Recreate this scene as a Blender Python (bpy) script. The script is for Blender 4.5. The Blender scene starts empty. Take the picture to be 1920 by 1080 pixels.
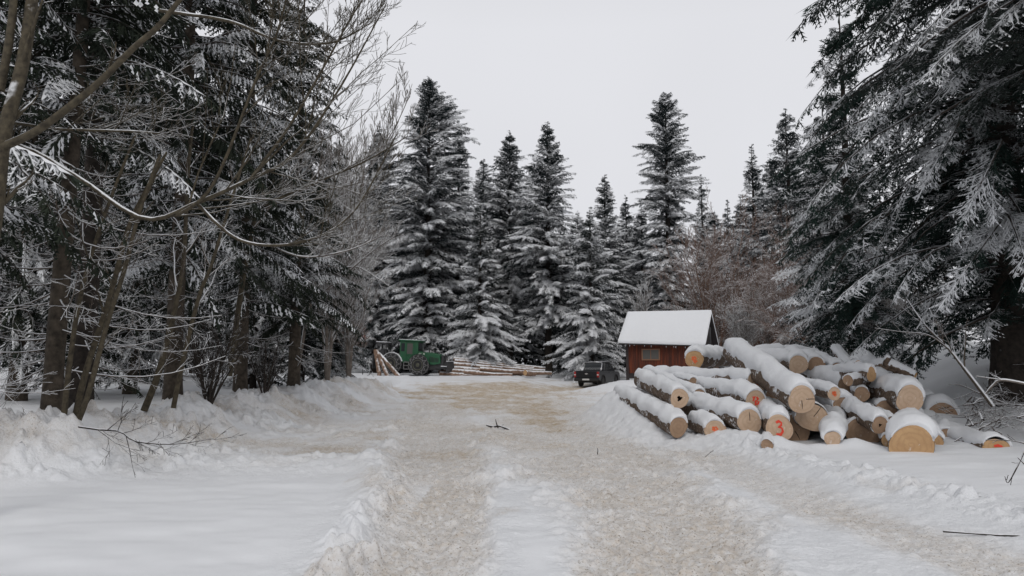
import bpy, math, random
import numpy as np
from mathutils import Vector, Matrix

# ---------------------------------------------------------------- camera, sky, light
SC = bpy.context.scene
F, CZ = 1400.0, 1.7
PITCH = math.atan(143 / F)
cam_d = bpy.data.cameras.new("camera")
cam = bpy.data.objects.new("camera", cam_d)
SC.collection.objects.link(cam)
cam_d.sensor_width = 36; cam_d.lens = 36 * F / 1920
cam_d.clip_start = 0.1; cam_d.clip_end = 2000
cam.location = (0, 0, CZ)
cam.rotation_euler = (math.pi / 2 + PITCH, 0, 0)
SC.camera = cam

SUN_EL, SUN_AZ = math.radians(48), math.radians(178)
w = bpy.data.worlds.new("World"); SC.world = w; w.use_nodes = True
nt = w.node_tree; nt.nodes.clear()
wo = nt.nodes.new('ShaderNodeOutputWorld'); bg = nt.nodes.new('ShaderNodeBackground')
sky = nt.nodes.new('ShaderNodeTexSky'); sky.sky_type = 'NISHITA'; sky.sun_disc = False
sky.sun_elevation = SUN_EL; sky.sun_rotation = SUN_AZ; sky.dust_density = 6; sky.air_density = 1
tc = nt.nodes.new('ShaderNodeTexCoord'); sp = nt.nodes.new('ShaderNodeSeparateXYZ')
nt.links.new(tc.outputs['Generated'], sp.inputs[0])
cr = nt.nodes.new('ShaderNodeValToRGB')            # overcast cloud layer, dimmed overhead, out of view, to weaken the ambient light
cr.color_ramp.elements[0].position = 0.42; cr.color_ramp.elements[0].color = (7.5, 7.55, 7.9, 1)
cr.color_ramp.elements[1].position = 0.8; cr.color_ramp.elements[1].color = (5.0, 5.05, 5.25, 1)
nt.links.new(sp.outputs['Z'], cr.inputs[0])
nz = nt.nodes.new('ShaderNodeTexNoise'); nz.inputs['Scale'].default_value = 1.6; nz.inputs['Detail'].default_value = 3
nt.links.new(tc.outputs['Generated'], nz.inputs['Vector'])
mr = nt.nodes.new('ShaderNodeMapRange'); mr.inputs['From Min'].default_value = 0.3; mr.inputs['From Max'].default_value = 0.7
mr.inputs['To Min'].default_value = 0.96; mr.inputs['To Max'].default_value = 1.04
nt.links.new(nz.outputs['Fac'], mr.inputs['Value'])
vm = nt.nodes.new('ShaderNodeVectorMath'); vm.operation = 'SCALE'
nt.links.new(cr.outputs['Color'], vm.inputs[0]); nt.links.new(mr.outputs['Result'], vm.inputs['Scale'])
mx = nt.nodes.new('ShaderNodeMix'); mx.data_type = 'RGBA'; mx.inputs[0].default_value = 0.97
nt.links.new(sky.outputs['Color'], mx.inputs[6]); nt.links.new(vm.outputs[0], mx.inputs[7])
nt.links.new(mx.outputs[2], bg.inputs['Color']); bg.inputs['Strength'].default_value = 0.1
nt.links.new(bg.outputs[0], wo.inputs[0])
sun_d = bpy.data.lights.new("sun", 'SUN'); sun_d.energy = 0.85; sun_d.angle = math.radians(28); sun_d.color = (1, 0.97, 0.93)
sun = bpy.data.objects.new("sun", sun_d); SC.collection.objects.link(sun)
sun.rotation_euler = (math.pi / 2 - SUN_EL, 0, math.radians(180) - SUN_AZ)
SC.view_settings.view_transform = 'Standard'; SC.view_settings.look = 'None'
SC.view_settings.exposure = 0.0; SC.view_settings.gamma = 1
SC.cycles.max_bounces = 6; SC.cycles.diffuse_bounces = 3; SC.cycles.glossy_bounces = 2
SC.cycles.use_denoising = True

# ---------------------------------------------------------------- helpers
rng = np.random.default_rng(7)
random.seed(7)
cP, sP = math.cos(PITCH), math.sin(PITCH)

def U(px, py, Y):
    """the point at forward distance Y seen at photo pixel px, py"""
    a, b = (px - 960) / F, (540 - py) / F
    dy, dz = cP - b * sP, sP + b * cP
    k = Y / dy
    return np.array([a * k, Y, CZ + dz * k])

def XP(px, Y): return (px - 960) / F * Y

def N3(v):
    return v / (np.linalg.norm(v, axis=-1, keepdims=True) + 1e-12)

def _h(ix, iy, s):
    a = (ix.astype(np.int64) * 374761393 + iy.astype(np.int64) * 668265263 + s * 974634777) & 0xffffffff
    a = ((a ^ (a >> 13)) * 1274126177) & 0xffffffff
    a = (a ^ (a >> 16)) & 0xffffffff
    return a / 4294967295.0

def vnoise(x, y, s=0):
    ix, iy = np.floor(x), np.floor(y); fx, fy = x - ix, y - iy
    fx = fx * fx * fx * (fx * (fx * 6 - 15) + 10); fy = fy * fy * fy * (fy * (fy * 6 - 15) + 10)
    a, b, c, d = _h(ix, iy, s), _h(ix + 1, iy, s), _h(ix, iy + 1, s), _h(ix + 1, iy + 1, s)
    return (a + (b - a) * fx) * (1 - fy) + (c + (d - c) * fx) * fy

def fbm(x, y, o=4, s=0, g=0.5):
    r, a, t = 0, 1, 0
    for i in range(o):
        r = r + a * (vnoise(x, y, s + i * 17) * 2 - 1); t += a; a *= g
        x, y = x * 2.03 + 11.3, y * 2.03 - 7.7
    return r / t

def clods(x, y, cell, s, fill=0.8):
    """rounded lumps of random size and place; height in units of the cell"""
    gx, gy = x / cell, y / cell
    ix, iy = np.floor(gx), np.floor(gy)
    best = np.zeros_like(gx)
    for i in (-1, 0, 1):
        for j in (-1, 0, 1):
            jx, jy = ix + i, iy + j
            r = 0.2 + 0.45 * _h(jx, jy, s + 3) ** 2
            on = _h(jx, jy, s + 4) < fill
            sx = 0.7 + 0.6 * _h(jx, jy, s + 5)
            d2 = ((gx - jx - _h(jx, jy, s + 1)) * sx) ** 2 + ((gy - jy - _h(jx, jy, s + 2)) / sx) ** 2
            hgt = np.sqrt(np.clip(r * r - d2, 0, None)) * (0.5 + 0.7 * _h(jx, jy, s + 6))
            best = np.maximum(best, np.where(on, hgt, 0))
    return best

def sstep(a, b, x):
    t = np.clip((x - a) / (b - a), 0, 1); return t * t * (3 - 2 * t)

def pdist(X, Y, pts, signed=False):
    """distance to a polyline, and its interpolated extra columns"""
    pts = np.array(pts, float)
    bd = np.full(X.shape, 1e9); ex = np.zeros(X.shape + (pts.shape[1] - 2,)); sg = np.zeros(X.shape)
    for a, b in zip(pts[:-1], pts[1:]):
        dx, dy = b[0] - a[0], b[1] - a[1]
        t = np.clip(((X - a[0]) * dx + (Y - a[1]) * dy) / (dx * dx + dy * dy), 0, 1)
        d = np.hypot(X - a[0] - t * dx, Y - a[1] - t * dy)
        m = d < bd
        bd = np.where(m, d, bd)
        sg = np.where(m, np.sign((X - a[0]) * dy - (Y - a[1]) * dx), sg)      # + on the right of the line
        for k in range(ex.shape[-1]):
            ex[..., k] = np.where(m, a[2 + k] + t * (b[2 + k] - a[2 + k]), ex[..., k])
    return (bd, ex, sg) if signed else (bd, ex)

def link(o, parent=None):
    SC.collection.objects.link(o)
    if parent is not None: o.parent = parent
    return o

def mesh(name, verts, faces, mats, parent=None, midx=None, smooth=False, org=None):
    """verts (N,3); faces: (M,k) array or a list of arrays of different k"""
    verts = np.asarray(verts, np.float32).reshape(-1, 3)
    if org is not None: verts = verts - np.asarray(org, np.float32)
    if isinstance(faces, np.ndarray): faces = [faces]
    faces = [np.asarray(f, np.int32) for f in faces if len(f)]
    me = bpy.data.meshes.new(name)
    me.vertices.add(len(verts)); me.vertices.foreach_set('co', verts.ravel())
    lv = np.concatenate([f.ravel() for f in faces]); tot = np.concatenate([np.full(len(f), f.shape[1], np.int32) for f in faces])
    st = np.concatenate([[0], np.cumsum(tot)[:-1]]).astype(np.int32)
    me.loops.add(len(lv)); me.loops.foreach_set('vertex_index', lv)
    me.polygons.add(len(tot)); me.polygons.foreach_set('loop_start', st); me.polygons.foreach_set('loop_total', tot)
    if smooth: me.polygons.foreach_set('use_smooth', np.ones(len(tot), bool))
    if not isinstance(mats, (list, tuple)): mats = [mats]
    for m in mats: me.materials.append(m)
    if midx is not None: me.polygons.foreach_set('material_index', np.asarray(midx, np.int32))
    me.update(calc_edges=True); me.validate()
    return link(bpy.data.objects.new(name, me), parent)

def thing(name, label, cat, loc=(0, 0, 0), rz=0.0, group=None):
    o = bpy.data.objects.new(name, None); link(o)
    o.empty_display_size = 0.2
    o.location = tuple(float(v) for v in loc); o.rotation_euler = (0, 0, rz)
    o['label'] = label; o['category'] = cat
    if group: o['group'] = group
    return o

def tag(o, label, cat, group=None, kind=None):
    o['label'] = label; o['category'] = cat
    if group: o['group'] = group
    if kind: o['kind'] = kind
    return o

def dup(root, loc, rz=0, s=1.0, label=None):
    r = root.copy(); SC.collection.objects.link(r)
    r.location = tuple(float(v) for v in loc); r.rotation_euler = (0, 0, rz); r.scale = (s, s, s) if np.isscalar(s) else s
    if label: r['label'] = label
    for ch in list(root.children):
        c = ch.copy(); SC.collection.objects.link(c); c.parent = r
        for g in ch.children:
            d = g.copy(); SC.collection.objects.link(d); d.parent = c
    return r

class MB:
    """collects boxes, prisms and tubes into one mesh"""
    def __init__(s): s.v = []; s.f = []; s.n = 0
    def add(s, v, f):
        v = np.asarray(v, float).reshape(-1, 3); s.v.append(v)
        for q in f: s.f.append([int(i) + s.n for i in q])
        s.n += len(v); return s
    def box(s, x0, x1, y0, y1, z0, z1, rot=None, at=(0, 0, 0)):
        v = np.array([[x, y, z] for z in (z0, z1) for x, y in ((x0, y0), (x1, y0), (x1, y1), (x0, y1))], float)
        if rot is not None: v = v @ np.array(rot).T
        return s.add(v + np.array(at), [(3, 2, 1, 0), (4, 5, 6, 7), (0, 1, 5, 4), (1, 2, 6, 5), (2, 3, 7, 6), (3, 0, 4, 7)])
    def prism(s, poly, a0, a1, axis=0, mapf=None):
        """poly in the two other axes, extruded along axis"""
        n = len(poly); v = []
        for a in (a0, a1):
            for p, q in poly:
                v.append({0: (a, p, q), 1: (p, a, q), 2: (p, q, a)}[axis])
        v = np.array(v, float)
        f = [list(range(n))[::-1], list(range(n, 2 * n))] + [(i, (i + 1) % n, n + (i + 1) % n, n + i) for i in range(n)]
        return s.add(v, f)
    def tube(s, pts, rad, n=8, cap=True):
        pts = np.asarray(pts, float); K = len(pts)
        rad = np.full(K, rad) if np.isscalar(rad) else np.asarray(rad, float)
        V, Fc = tubes(pts[None], rad[None], n)
        fl = [list(q) for q in Fc]
        if cap: fl += [list(range(n))[::-1], list(range((K - 1) * n, K * n))]
        return s.add(V, fl)
    def lathe(s, prof, n=24, axis='x', at=(0, 0, 0)):
        """prof: list of (radius, position along axis)"""
        v = []
        for r, a in prof:
            for i in range(n):
                t = 2 * math.pi * i / n; c, q = r * math.cos(t), r * math.sin(t)
                v.append({'x': (a, c, q), 'y': (c, a, q), 'z': (c, q, a)}[axis])
        K = len(prof)
        f = [(k * n + i, k * n + (i + 1) % n, (k + 1) * n + (i + 1) % n, (k + 1) * n + i) for k in range(K - 1) for i in range(n)]
        f += [list(range(n)), list(range((K - 1) * n, K * n))]
        return s.add(np.array(v) + np.array(at), f)
    def build(s, name, mat, parent=None, bevel=0, smooth=False):
        me = bpy.data.meshes.new(name)
        me.from_pydata(np.concatenate(s.v).tolist(), [], s.f); me.materials.append(mat); me.update()
        import bmesh
        bm = bmesh.new(); bm.from_mesh(me); bmesh.ops.recalc_face_normals(bm, faces=bm.faces); bm.to_mesh(me); bm.free()
        o = link(bpy.data.objects.new(name, me), parent)
        if bevel:
            m = o.modifiers.new('b', 'BEVEL'); m.width = bevel; m.segments = 2; m.limit_method = 'ANGLE'; m.angle_limit = 0.6
        if smooth: me.polygons.foreach_set('use_smooth', np.ones(len(me.polygons), bool))
        return o

def tubes(P, R, n=3):
    """P (N,K,3) polylines, R (N,K) radii -> one soup of n-sided tubes"""
    N, K, _ = P.shape
    T = np.zeros_like(P); T[:, 1:-1] = P[:, 2:] - P[:, :-2]; T[:, 0] = P[:, 1] - P[:, 0]; T[:, -1] = P[:, -1] - P[:, -2]
    T = N3(T)
    ref = np.where((np.abs(N3(P[:, -1:] - P[:, :1])[..., 2:3]) > 0.85), np.array([1.0, 0, 0]), np.array([0, 0, 1.0]))
    A = N3(np.cross(T, ref)); B = np.cross(A, T)
    an = 2 * np.pi * np.arange(n) / n + (np.pi / 2 if n == 3 else np.pi / n)
    V = P[:, :, None] + R[:, :, None, None] * (np.cos(an)[None, None, :, None] * A[:, :, None] + np.sin(an)[None, None, :, None] * B[:, :, None])
    idx = np.arange(N * K * n).reshape(N, K, n)
    a = idx[:, :-1]; b = idx[:, 1:]
    Fc = np.stack([a, np.roll(a, -1, 2), np.roll(b, -1, 2), b], -1).reshape(-1, 4)[:, ::-1]
    return V.reshape(-1, 3), Fc

# ---------------------------------------------------------------- materials
def mat(name):
    m = bpy.data.materials.new(name); m.use_nodes = True
    b = m.node_tree.nodes['Principled BSDF']; b.inputs['Roughness'].default_value = 0.8
    b.inputs['Specular IOR Level'].default_value = 0.25
    return m, m.node_tree, b

def nd(t, kind, **kw):
    n = t.nodes.new(kind)
    for k, v in kw.items():
        if k in n.inputs: n.inputs[k].default_value = v
        else: setattr(n, k, v)
    return n

def mth(t, op, a, b=None, c=None, clamp=False):
    n = t.nodes.new('ShaderNodeMath'); n.operation = op; n.use_clamp = clamp
    for i, v in enumerate((a, b, c)):
        if v is None: continue
        if hasattr(v, 'is_linked'): t.links.new(v, n.inputs[i])
        else: n.inputs[i].default_value = v
    return n.outputs[0]

def rmp(t, fac, a, b, lo=0.0, hi=1.0):
    n = t.nodes.new('ShaderNodeMapRange'); t.links.new(fac, n.inputs['Value'])
    for k, v in (('From Min', a), ('From Max', b), ('To Min', lo), ('To Max', hi)):
        if hasattr(v, 'is_linked'): t.links.new(v, n.inputs[k])
        else: n.inputs[k].default_value = v
    return n.outputs[0]

def mixc(t, f, a, b):
    n = t.nodes.new('ShaderNodeMix'); n.data_type = 'RGBA'
    for i, v in ((0, f), (6, a), (7, b)):
        if hasattr(v, 'is_linked'): t.links.new(v, n.inputs[i])
        else: n.inputs[i].default_value = v if i == 0 else (*v, 1)
    return n.outputs[2]

def noise(t, vec, scale, detail=3, rough=0.55, dist=0):
    n = nd(t, 'ShaderNodeTexNoise', Scale=scale, Detail=detail, Roughness=rough, Distortion=dist)
    if vec is not None: t.links.new(vec, n.inputs['Vector'])
    return n.outputs['Fac']

def geo(t): return t.nodes.new('ShaderNodeNewGeometry')
def opos(t): return t.nodes.new('ShaderNodeTexCoord').outputs['Object']

def bump(t, b, h, strength=0.5, dist=0.02):
    n = nd(t, 'ShaderNodeBump', Strength=strength, Distance=dist); t.links.new(h, n.inputs['Height']); t.links.new(n.outputs[0], b.inputs['Normal'])

SNOW = (0.83, 0.845, 0.87)

def upness(t):
    g = geo(t); s = t.nodes.new('ShaderNodeSeparateXYZ'); t.links.new(g.outputs['Normal'], s.inputs[0])
    back = mth(t, 'SUBTRACT', 1.0, g.outputs['Backfacing'])
    return mth(t, 'MULTIPLY', s.outputs['Z'], back)

def snowy(name, cols, amount, nscale=2.0, tex=8.0, up0=0.15, soft=0.08, bumpd=0, fine=0.25, fsc=14.0, rough=0.85, nw=0.9, lowsnow=False, uw=0.55):
    """matter that carries lying snow on its upward faces"""
    m, t, b = mat(name)
    p = opos(t)
    c = mixc(t, rmp(t, noise(t, p, tex, 3), 0.3, 0.7), cols[0], cols[1])
    u = upness(t)
    n = noise(t, p, nscale, 2); nf = noise(t, p, fsc, 2)
    s = mth(t, 'ADD', mth(t, 'MULTIPLY', u, uw), mth(t, 'ADD', mth(t, 'MULTIPLY', n, nw), mth(t, 'MULTIPLY', nf, fine)))
    thr = uw * up0 + nw * 0.5 + fine * 0.5 + (0.45 - amount)
    k = rmp(t, s, thr - soft, thr + soft)
    if not lowsnow: k = mth(t, 'MULTIPLY', k, rmp(t, u, 0.02, 0.12))
    t.links.new(mixc(t, k, c, SNOW), b.inputs['Base Color'])
    b.inputs['Roughness'].default_value = rough
    if bumpd: bump(t, b, noise(t, p, tex * 2.5, 4), 0.7, bumpd)
    return m

M = {}
def mk_snow(name, col=SNOW, sc=6.0, d=0.02):
    m, t, b = mat(name); p = opos(t)
    n = noise(t, p, sc, 5, 0.6); n2 = noise(t, p, 90, 2)
    t.links.new(mixc(t, n, tuple(c * 0.96 for c in col), col), b.inputs['Base Color'])
    bump(t, b, mth(t, 'ADD', n, mth(t, 'MULTIPLY', n2, 0.12)), 0.5, d)
    b.inputs['Roughness'].default_value = 0.7
    return m
M['snow'] = mk_snow('snow_cover', d=.04)
M['fir_near'] = snowy('fir_needles_near', ((0.007, 0.018, 0.015), (0.02, 0.040, 0.031)), 0.19, 0.55, 5, fine=0.5, fsc=5, nw=3.0, soft=.07)
M['spruce_near'] = snowy('spruce_needles_near', ((0.011, 0.018, 0.013), (0.032, 0.040, 0.026)), 0.12, 0.6, 5, fine=0.5, fsc=5, nw=2.8, soft=.07)
M['fir_far'] = snowy('fir_needles_far', ((0.007, 0.014, 0.016), (0.018, 0.030, 0.030)), 0.36, 0.8, 3, fine=1.7, fsc=2.6, nw=1.2)
M['fir_snowy'] = snowy('fir_needles_snowy', ((0.012, 0.018, 0.017), (0.03, 0.04, 0.035)), 0.60, 0.6, 3, fine=1.5, fsc=3)
M['fir_dark'] = snowy('fir_needles_dark', ((0.010, 0.015, 0.014), (0.024, 0.032, 0.027)), 0.16, 0.5, 3, fine=0.5, fsc=3.5, nw=1.4)
M['bark_dark'] = snowy('bark_dark', ((0.018, 0.015, 0.013), (0.05, 0.04, 0.033)), 0.2, 3, 9, bumpd=0.03)
M['bark_spruce'] = snowy('bark_spruce', ((0.028, 0.023, 0.018), (0.105, 0.085, 0.065)), 0.05, 3, 7, bumpd=0.04)
M['bark_dead'] = snowy('bark_dead_twigs', ((0.06, 0.048, 0.038), (0.14, 0.11, 0.085)), 0.62, 1.5, 12, soft=0.12)
M['bark_twig'] = snowy('bark_green_twigs', ((0.03, 0.024, 0.02), (0.07, 0.055, 0.045)), 0.10, 1.5, 12, soft=0.12)
M['bark_beech'] = snowy('bark_bare_tree', ((0.035, 0.029, 0.021), (0.10, 0.083, 0.055)), 0.24, 2.0, 14, bumpd=0.01)
M['bark_red'] = snowy('bark_red_twigs', ((0.115, 0.066, 0.047), (0.215, 0.14, 0.105)), 0.20, 0.7, 3, soft=0.15)
M['bark_snowy'] = snowy('bark_snowy_twigs', ((0.11, 0.095, 0.082), (0.21, 0.18, 0.155)), 0.80, 0.8, 6, soft=0.15)
M['log_bark'] = snowy('log_bark', ((0.06, 0.042, 0.03), (0.23, 0.165, 0.12)), 0.42, 1.7, 14, up0=0.12, soft=0.07, bumpd=0.035, fine=0.9, fsc=15, lowsnow=True, uw=1.0, nw=1.2)
M['log_bark_far'] = snowy('log_bark_far', ((0.13, 0.08, 0.055), (0.33, 0.22, 0.16)), 0.22, 0.7, 5, soft=0.1, fine=0.5, fsc=5)

def cut_mat(name, col, dark):
    m, t, b = mat(name); p = opos(t)
    ln = nd(t, 'ShaderNodeVectorMath', operation='LENGTH'); t.links.new(p, ln.inputs[0])
    r = mth(t, 'ADD', mth(t, 'MULTIPLY', ln.outputs['Value'], 70), mth(t, 'MULTIPLY', noise(t, p, 9, 3), 9))
    ring = mth(t, 'SINE', r)
    big = rmp(t, noise(t, p, 5, 4), 0.35, 0.7)
    c = mixc(t, mth(t, 'MULTIPLY', big, 0.55), col, dark)
    c = mixc(t, rmp(t, ring, 0.0, 1, 0, 0.34), c, dark)
    c = mixc(t, rmp(t, noise(t, p, 14, 3), 0.66, 0.74, 0, 0.65), c, (0.75, 0.70, 0.64))
    t.links.new(c, b.inputs['Base Color']); b.inputs['Roughness'].default_value = 0.75
    bump(t, b, noise(t, p, 60, 3), 0.4, 0.006)
    return m
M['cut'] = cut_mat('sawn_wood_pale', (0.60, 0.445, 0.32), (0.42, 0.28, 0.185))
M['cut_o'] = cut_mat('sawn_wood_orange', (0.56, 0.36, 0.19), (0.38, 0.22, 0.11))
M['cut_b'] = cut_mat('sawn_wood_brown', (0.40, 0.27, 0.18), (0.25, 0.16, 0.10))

def plain(name, col, rough=0.6, metal=0.0, var=0.15, sc=6.0, dirt=None):
    m, t, b = mat(name); p = opos(t)
    c = mixc(t, noise(t, p, sc, 4), tuple(v * (1 - var) for v in col), tuple(min(1, v * (1 + var)) for v in col))
    if dirt: c = mixc(t, rmp(t, noise(t, p, sc * 0.7, 4), 0.5, 0.72, 0, 0.7), c, dirt)
    t.links.new(c, b.inputs['Base Color']); b.inputs['Roughness'].default_value = rough; b.inputs['Metallic'].default_value = metal
    b.inputs['Specular IOR Level'].default_value = 0.5
    return m
M['green'] = plain('green_paint', (0.016, 0.095, 0.042), 0.5, dirt=(0.05, 0.08, 0.05))
M['black'] = plain('black_rubber', (0.018, 0.018, 0.019), 0.8, var=0.3, sc=20)
M['chain'] = plain('frosted_chain', (0.22, 0.215, 0.215), 0.6, 0.3, var=0.4, sc=8)
M['steel'] = plain('dark_steel', (0.05, 0.05, 0.052), 0.6, 0.4, var=0.4)
M['rim'] = plain('rim_olive', (0.075, 0.075, 0.05), 0.6, dirt=(0.2, 0.19, 0.17))
M['glass'] = plain('dark_glass', (0.03, 0.033, 0.037), 0.12)
M['glass_dusty'] = plain('dusty_glass', (0.10, 0.095, 0.088), 0.3)
M['car'] = plain('car_paint_charcoal', (0.014, 0.0145, 0.018), 0.3, 0.1, var=0.1)
M['car_trim'] = plain('car_trim', (0.015, 0.015, 0.016), 0.6)
M['chrome'] = plain('chrome', (0.62, 0.62, 0.63), 0.25, 0.8)
M['red_glass'] = plain('red_lens', (0.35, 0.025, 0.025), 0.25)
M['white_lens'] = plain('white_lens', (0.65, 0.6, 0.6), 0.25)
M['plate'] = plain('plate_white', (0.6, 0.6, 0.6), 0.5)
M['paint_red'] = plain('red_marking_paint', (0.75, 0.06, 0.03), 0.6, var=0.3, sc=30)
M['paint_orange'] = plain('orange_marking_paint', (0.85, 0.14, 0.04), 0.6, var=0.3, sc=30)
M['paint_white'] = plain('white_trail_paint', (0.65, 0.65, 0.62), 0.7)
M['sign_red'] = plain('sign_pale_red', (0.5, 0.2, 0.19), 0.5)

# ---------------------------------------------------------------- the snow ground
T_LEFT = [(-0.55, 2, .5), (-.69, 6, .5), (-.89, 8.9, .6), (-1.45, 14.3, .95), (-2.4, 24.5, 1.2), (-3.4, 41, 2.0)]
T_RIGHT = [(1.15, 2, .6), (1.35, 6, .75), (1.75, 8.9, 1.1), (1.6, 12.7, 1.5), (1.1, 20, 1.8), (.8, 31, 2.4), (0, 44, 3)]
T_FAINT = [(4.3, 2, .5), (4.25, 6.3, .55), (3.75, 8.8, .5), (3.6, 13.4, .55), (3.3, 20, .6), (2.6, 31, .9)]
JUNC = [(1.2, 21, .5), (-0.1, 30, 2.2), (-1.2, 38, 4.2), (-1.8, 46, 5.0), (2.0, 50, 4.5), (7, 56, 2.2)]
BANK = [(-18, 10.6, .5, 1.3), (-9.6, 11.6, .6, 1.2), (-7.6, 12.3, .70, 1.0), (-7.35, 14.5, .55, 1.0), (-7.6, 19, .72, 1.1), (-7.4, 25, .68, 1.2), (-7.4, 31, .9, 1.3), (-7.0, 36, .75, 1.2), (-7.2, 40, .35, 1.0)]
CBAND = [(-18, 9.6, .16, .7), (-8.2, 10.9, .2, .75), (-5.6, 12.2, .16, .8), (-2.5, 13.0, .15, .6), (-1.98, 11.8, .13, .35), (-1.65, 8.9, .12, .3), (-1.42, 6.3, .1, .25), (-1.3, 3.0, .1, .25)]
RBERM = [(4.6, 31, .12, .5), (4.3, 20.3, .14, .5), (4.55, 14.6, .13, .5), (4.95, 11.4, .15, .45), (5.3, 9.2, .13, .4), (5.5, 7.8, .12, .4), (5.8, 3, .1, .4)]
CAR_C = (XP(1117, 55.5), 55.5)

MOUND = [(XP(1150, 22), 22, .68, .9), (XP(1185, 19.6), 19.4, .62, .75), (XP(1228, 17.4), 17.4, .36, .65), (XP(1290, 16.4), 16.3, .16, .5), (XP(1370, 15.7), 15.6, .22, .4), (XP(1440, 15), 14.5, .22, .35), (XP(1500, 14.6), 14.5, .1, .4), (XP(1590, 14.4), 14.3, .2, .35), (XP(1640, 14), 14.0, .05, .35), (XP(1700, 13.5), 13.6, .0, .3)]
MOUND2 = [(XP(1230, 22), 22, .75, 1.2), (XP(1330, 19), 19, .55, 1.0), (XP(1420, 18), 18, .45, 1.2), (XP(1600, 17.4), 17.4, .5, 1.3), (XP(1720, 16.8), 16.8, .4, 1.1)]
def ground(X, Y, detail=True):
    X = np.asarray(X, float); Y = np.asarray(Y, float)
    z = 0.85 * (sstep(38, 64, Y) + (sstep(54, 67, Y) - sstep(38, 64, Y)) * sstep(-1, 4.5, X)) + 1.2 * sstep(70, 130, Y) + 0.05 * fbm(X * .12, Y * .12, 3, 5)
    dB, eB, sB = pdist(X, Y, BANK, True)
    left = (sB < 0) & (Y > 9)
    lam = np.where(left, sstep(0, 3, dB), 0.0)
    z = z + lam * (0.3 + 0.45 * sstep(20, 60, Y) + 0.03 * np.clip(-X - 8, 0, 40)) * sstep(64, 40, Y) * 1.0
    prof = np.exp(-(dB / (eB[..., 1] * np.where(left, 1.2, 1.0))) ** 2)
    bank = eB[..., 0] * prof
    z = z + bank * (1 - 0.3 * lam)
    dC, eC = pdist(X, Y, CBAND)
    cb = np.exp(-(dC / eC[..., 1]) ** 2); z = z + eC[..., 0] * cb
    dR, eR, sR = pdist(X, Y, RBERM, True)
    rb = np.exp(-(dR / eR[..., 1]) ** 2); z = z + eR[..., 0] * rb
    rightside = np.where(sR < 0, sstep(0, 1.2, dR), 0.0)        # line runs towards the camera: its left is the logs' side
    z = z + rightside * (0.10 + 0.015 * np.clip(X - 5, 0, 20)) * sstep(34, 28, Y)
    rbank = sstep(8.5, 14.5, X - 0.06 * (Y - 16) ** 2 * (Y < 16)) * sstep(14.2, 19.5, Y) * sstep(60, 40, Y)
    z = z + 2.0 * rbank + 0.25 * rbank * fbm(X * .6, Y * .6, 3, 31)
    dm, em = pdist(X, Y, MOUND); z = z + em[..., 0] * np.exp(-(dm / em[..., 1]) ** 2)
    dm, em = pdist(X, Y, MOUND2); z = z + em[..., 0] * np.exp(-(dm / em[..., 1]) ** 2)
    hx, hy = (X - XP(1215, 44)) / 3.6, (Y - 44) / 2.6; z = z + .8 * np.exp(-(hx * hx + hy * hy) ** 1.5)
    dl, el = pdist(X, Y, T_LEFT); dr, er = pdist(X, Y, T_RIGHT); df, ef = pdist(X, Y, T_FAINT); dj, ej = pdist(X, Y, JUNC)
    wob = 0.42 * fbm(X * 1.1, Y * 0.6, 4, 51, .65)
    tl = sstep(1.3, .6, dl / el[..., 0] + wob); tr = sstep(1.35, .55, dr / er[..., 0] + wob)
    tf = sstep(1.6, .5, df / ef[..., 0] + wob); tj = sstep(1.35, .45, dj / ej[..., 0] + wob * 2.0)
    z = z - 0.09 * tl * sstep(30, 12, Y) - 0.07 * tr * sstep(30, 12, Y) - 0.05 * tf * sstep(30, 12, Y)
    smoothL = sstep(.15, .9, np.where((X < -1.2) & (Y < 13), dC, 0)) * sstep(12.5, 10.5, Y + 0.16 * np.clip(-X - 3, 0, 30)) * (X < -1.2)
    smoothM = sstep(1.3, 1.9, dl / el[..., 0] + wob) * sstep(1.05, 1.5, dr / er[..., 0] + wob) * sstep(9.5, 7, Y) * (X > -.5) * (X < 1.3) * .9
    smoothR = rightside * sstep(.5, 1.1, dR) * sstep(30, 22, Y)
    forest = lam * sstep(1, 2.5, dB)
    smooth = np.clip(smoothL + smoothM + smoothR + forest + rbank, 0, 1)
    rough = (1 - smooth)
    z = z + smooth * (0.045 * fbm(X * .55, Y * .9, 3, 61) + 0.02 * fbm(X * 1.7, Y * 2.6, 2, 66))
    # dirt: how much sand is trodden into the snow
    n1 = fbm(X * .8, Y * .8, 4, 71); n2 = fbm(X * 2.5, Y * 1.2, 3, 75)
    dirt = np.maximum.reduce([tl * .5, tr * .5, tf * .4, tj * (1.05 + 0.9 * n2 + .5 * fbm(X * .5, Y * .9, 4, 77))])
    zone = np.exp(-((X + 0.5) / 5.0) ** 4) * sstep(10, 16, Y) * sstep(58, 50, Y)
    dirt = np.maximum(dirt, zone * (0.36 + .45 * n1) * np.where(Y > 13, 1, .5))
    dirt = np.maximum(dirt, (np.abs(X - 1.6) < 4) * sstep(.1, .5, n1 + .3 * n2) * .3)
    dirt = np.maximum(dirt, np.exp(-(np.clip(dB, 0, 9) / 2.2) ** 2) * (0.20 + 0.6 * n1) * (Y > 9) * (1 - lam))
    dirt = np.maximum(dirt, cb * (0.1 + .3 * n1))
    dirt = np.maximum(dirt, sstep(-1.6, -3.2, X) * sstep(12.6, 15, Y) * sstep(48, 40, Y) * (1 - lam) * (.22 + .4 * n1))
    dirt = dirt * (1 - .9 * np.clip(np.exp(-((pdist(X, Y, MOUND)[0]) / 1.1) ** 4), 0, 1))
    dirt = dirt * (1 + .7 * tj * fbm(X * .35, Y * 1.1, 4, 191)) * (1 + .5 * zone * fbm(X * .7, Y * .35, 4, 193))
    dirt = np.clip(dirt * (1 - smooth) * (0.8 + 0.4 * n1), 0, 1.3)
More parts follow.
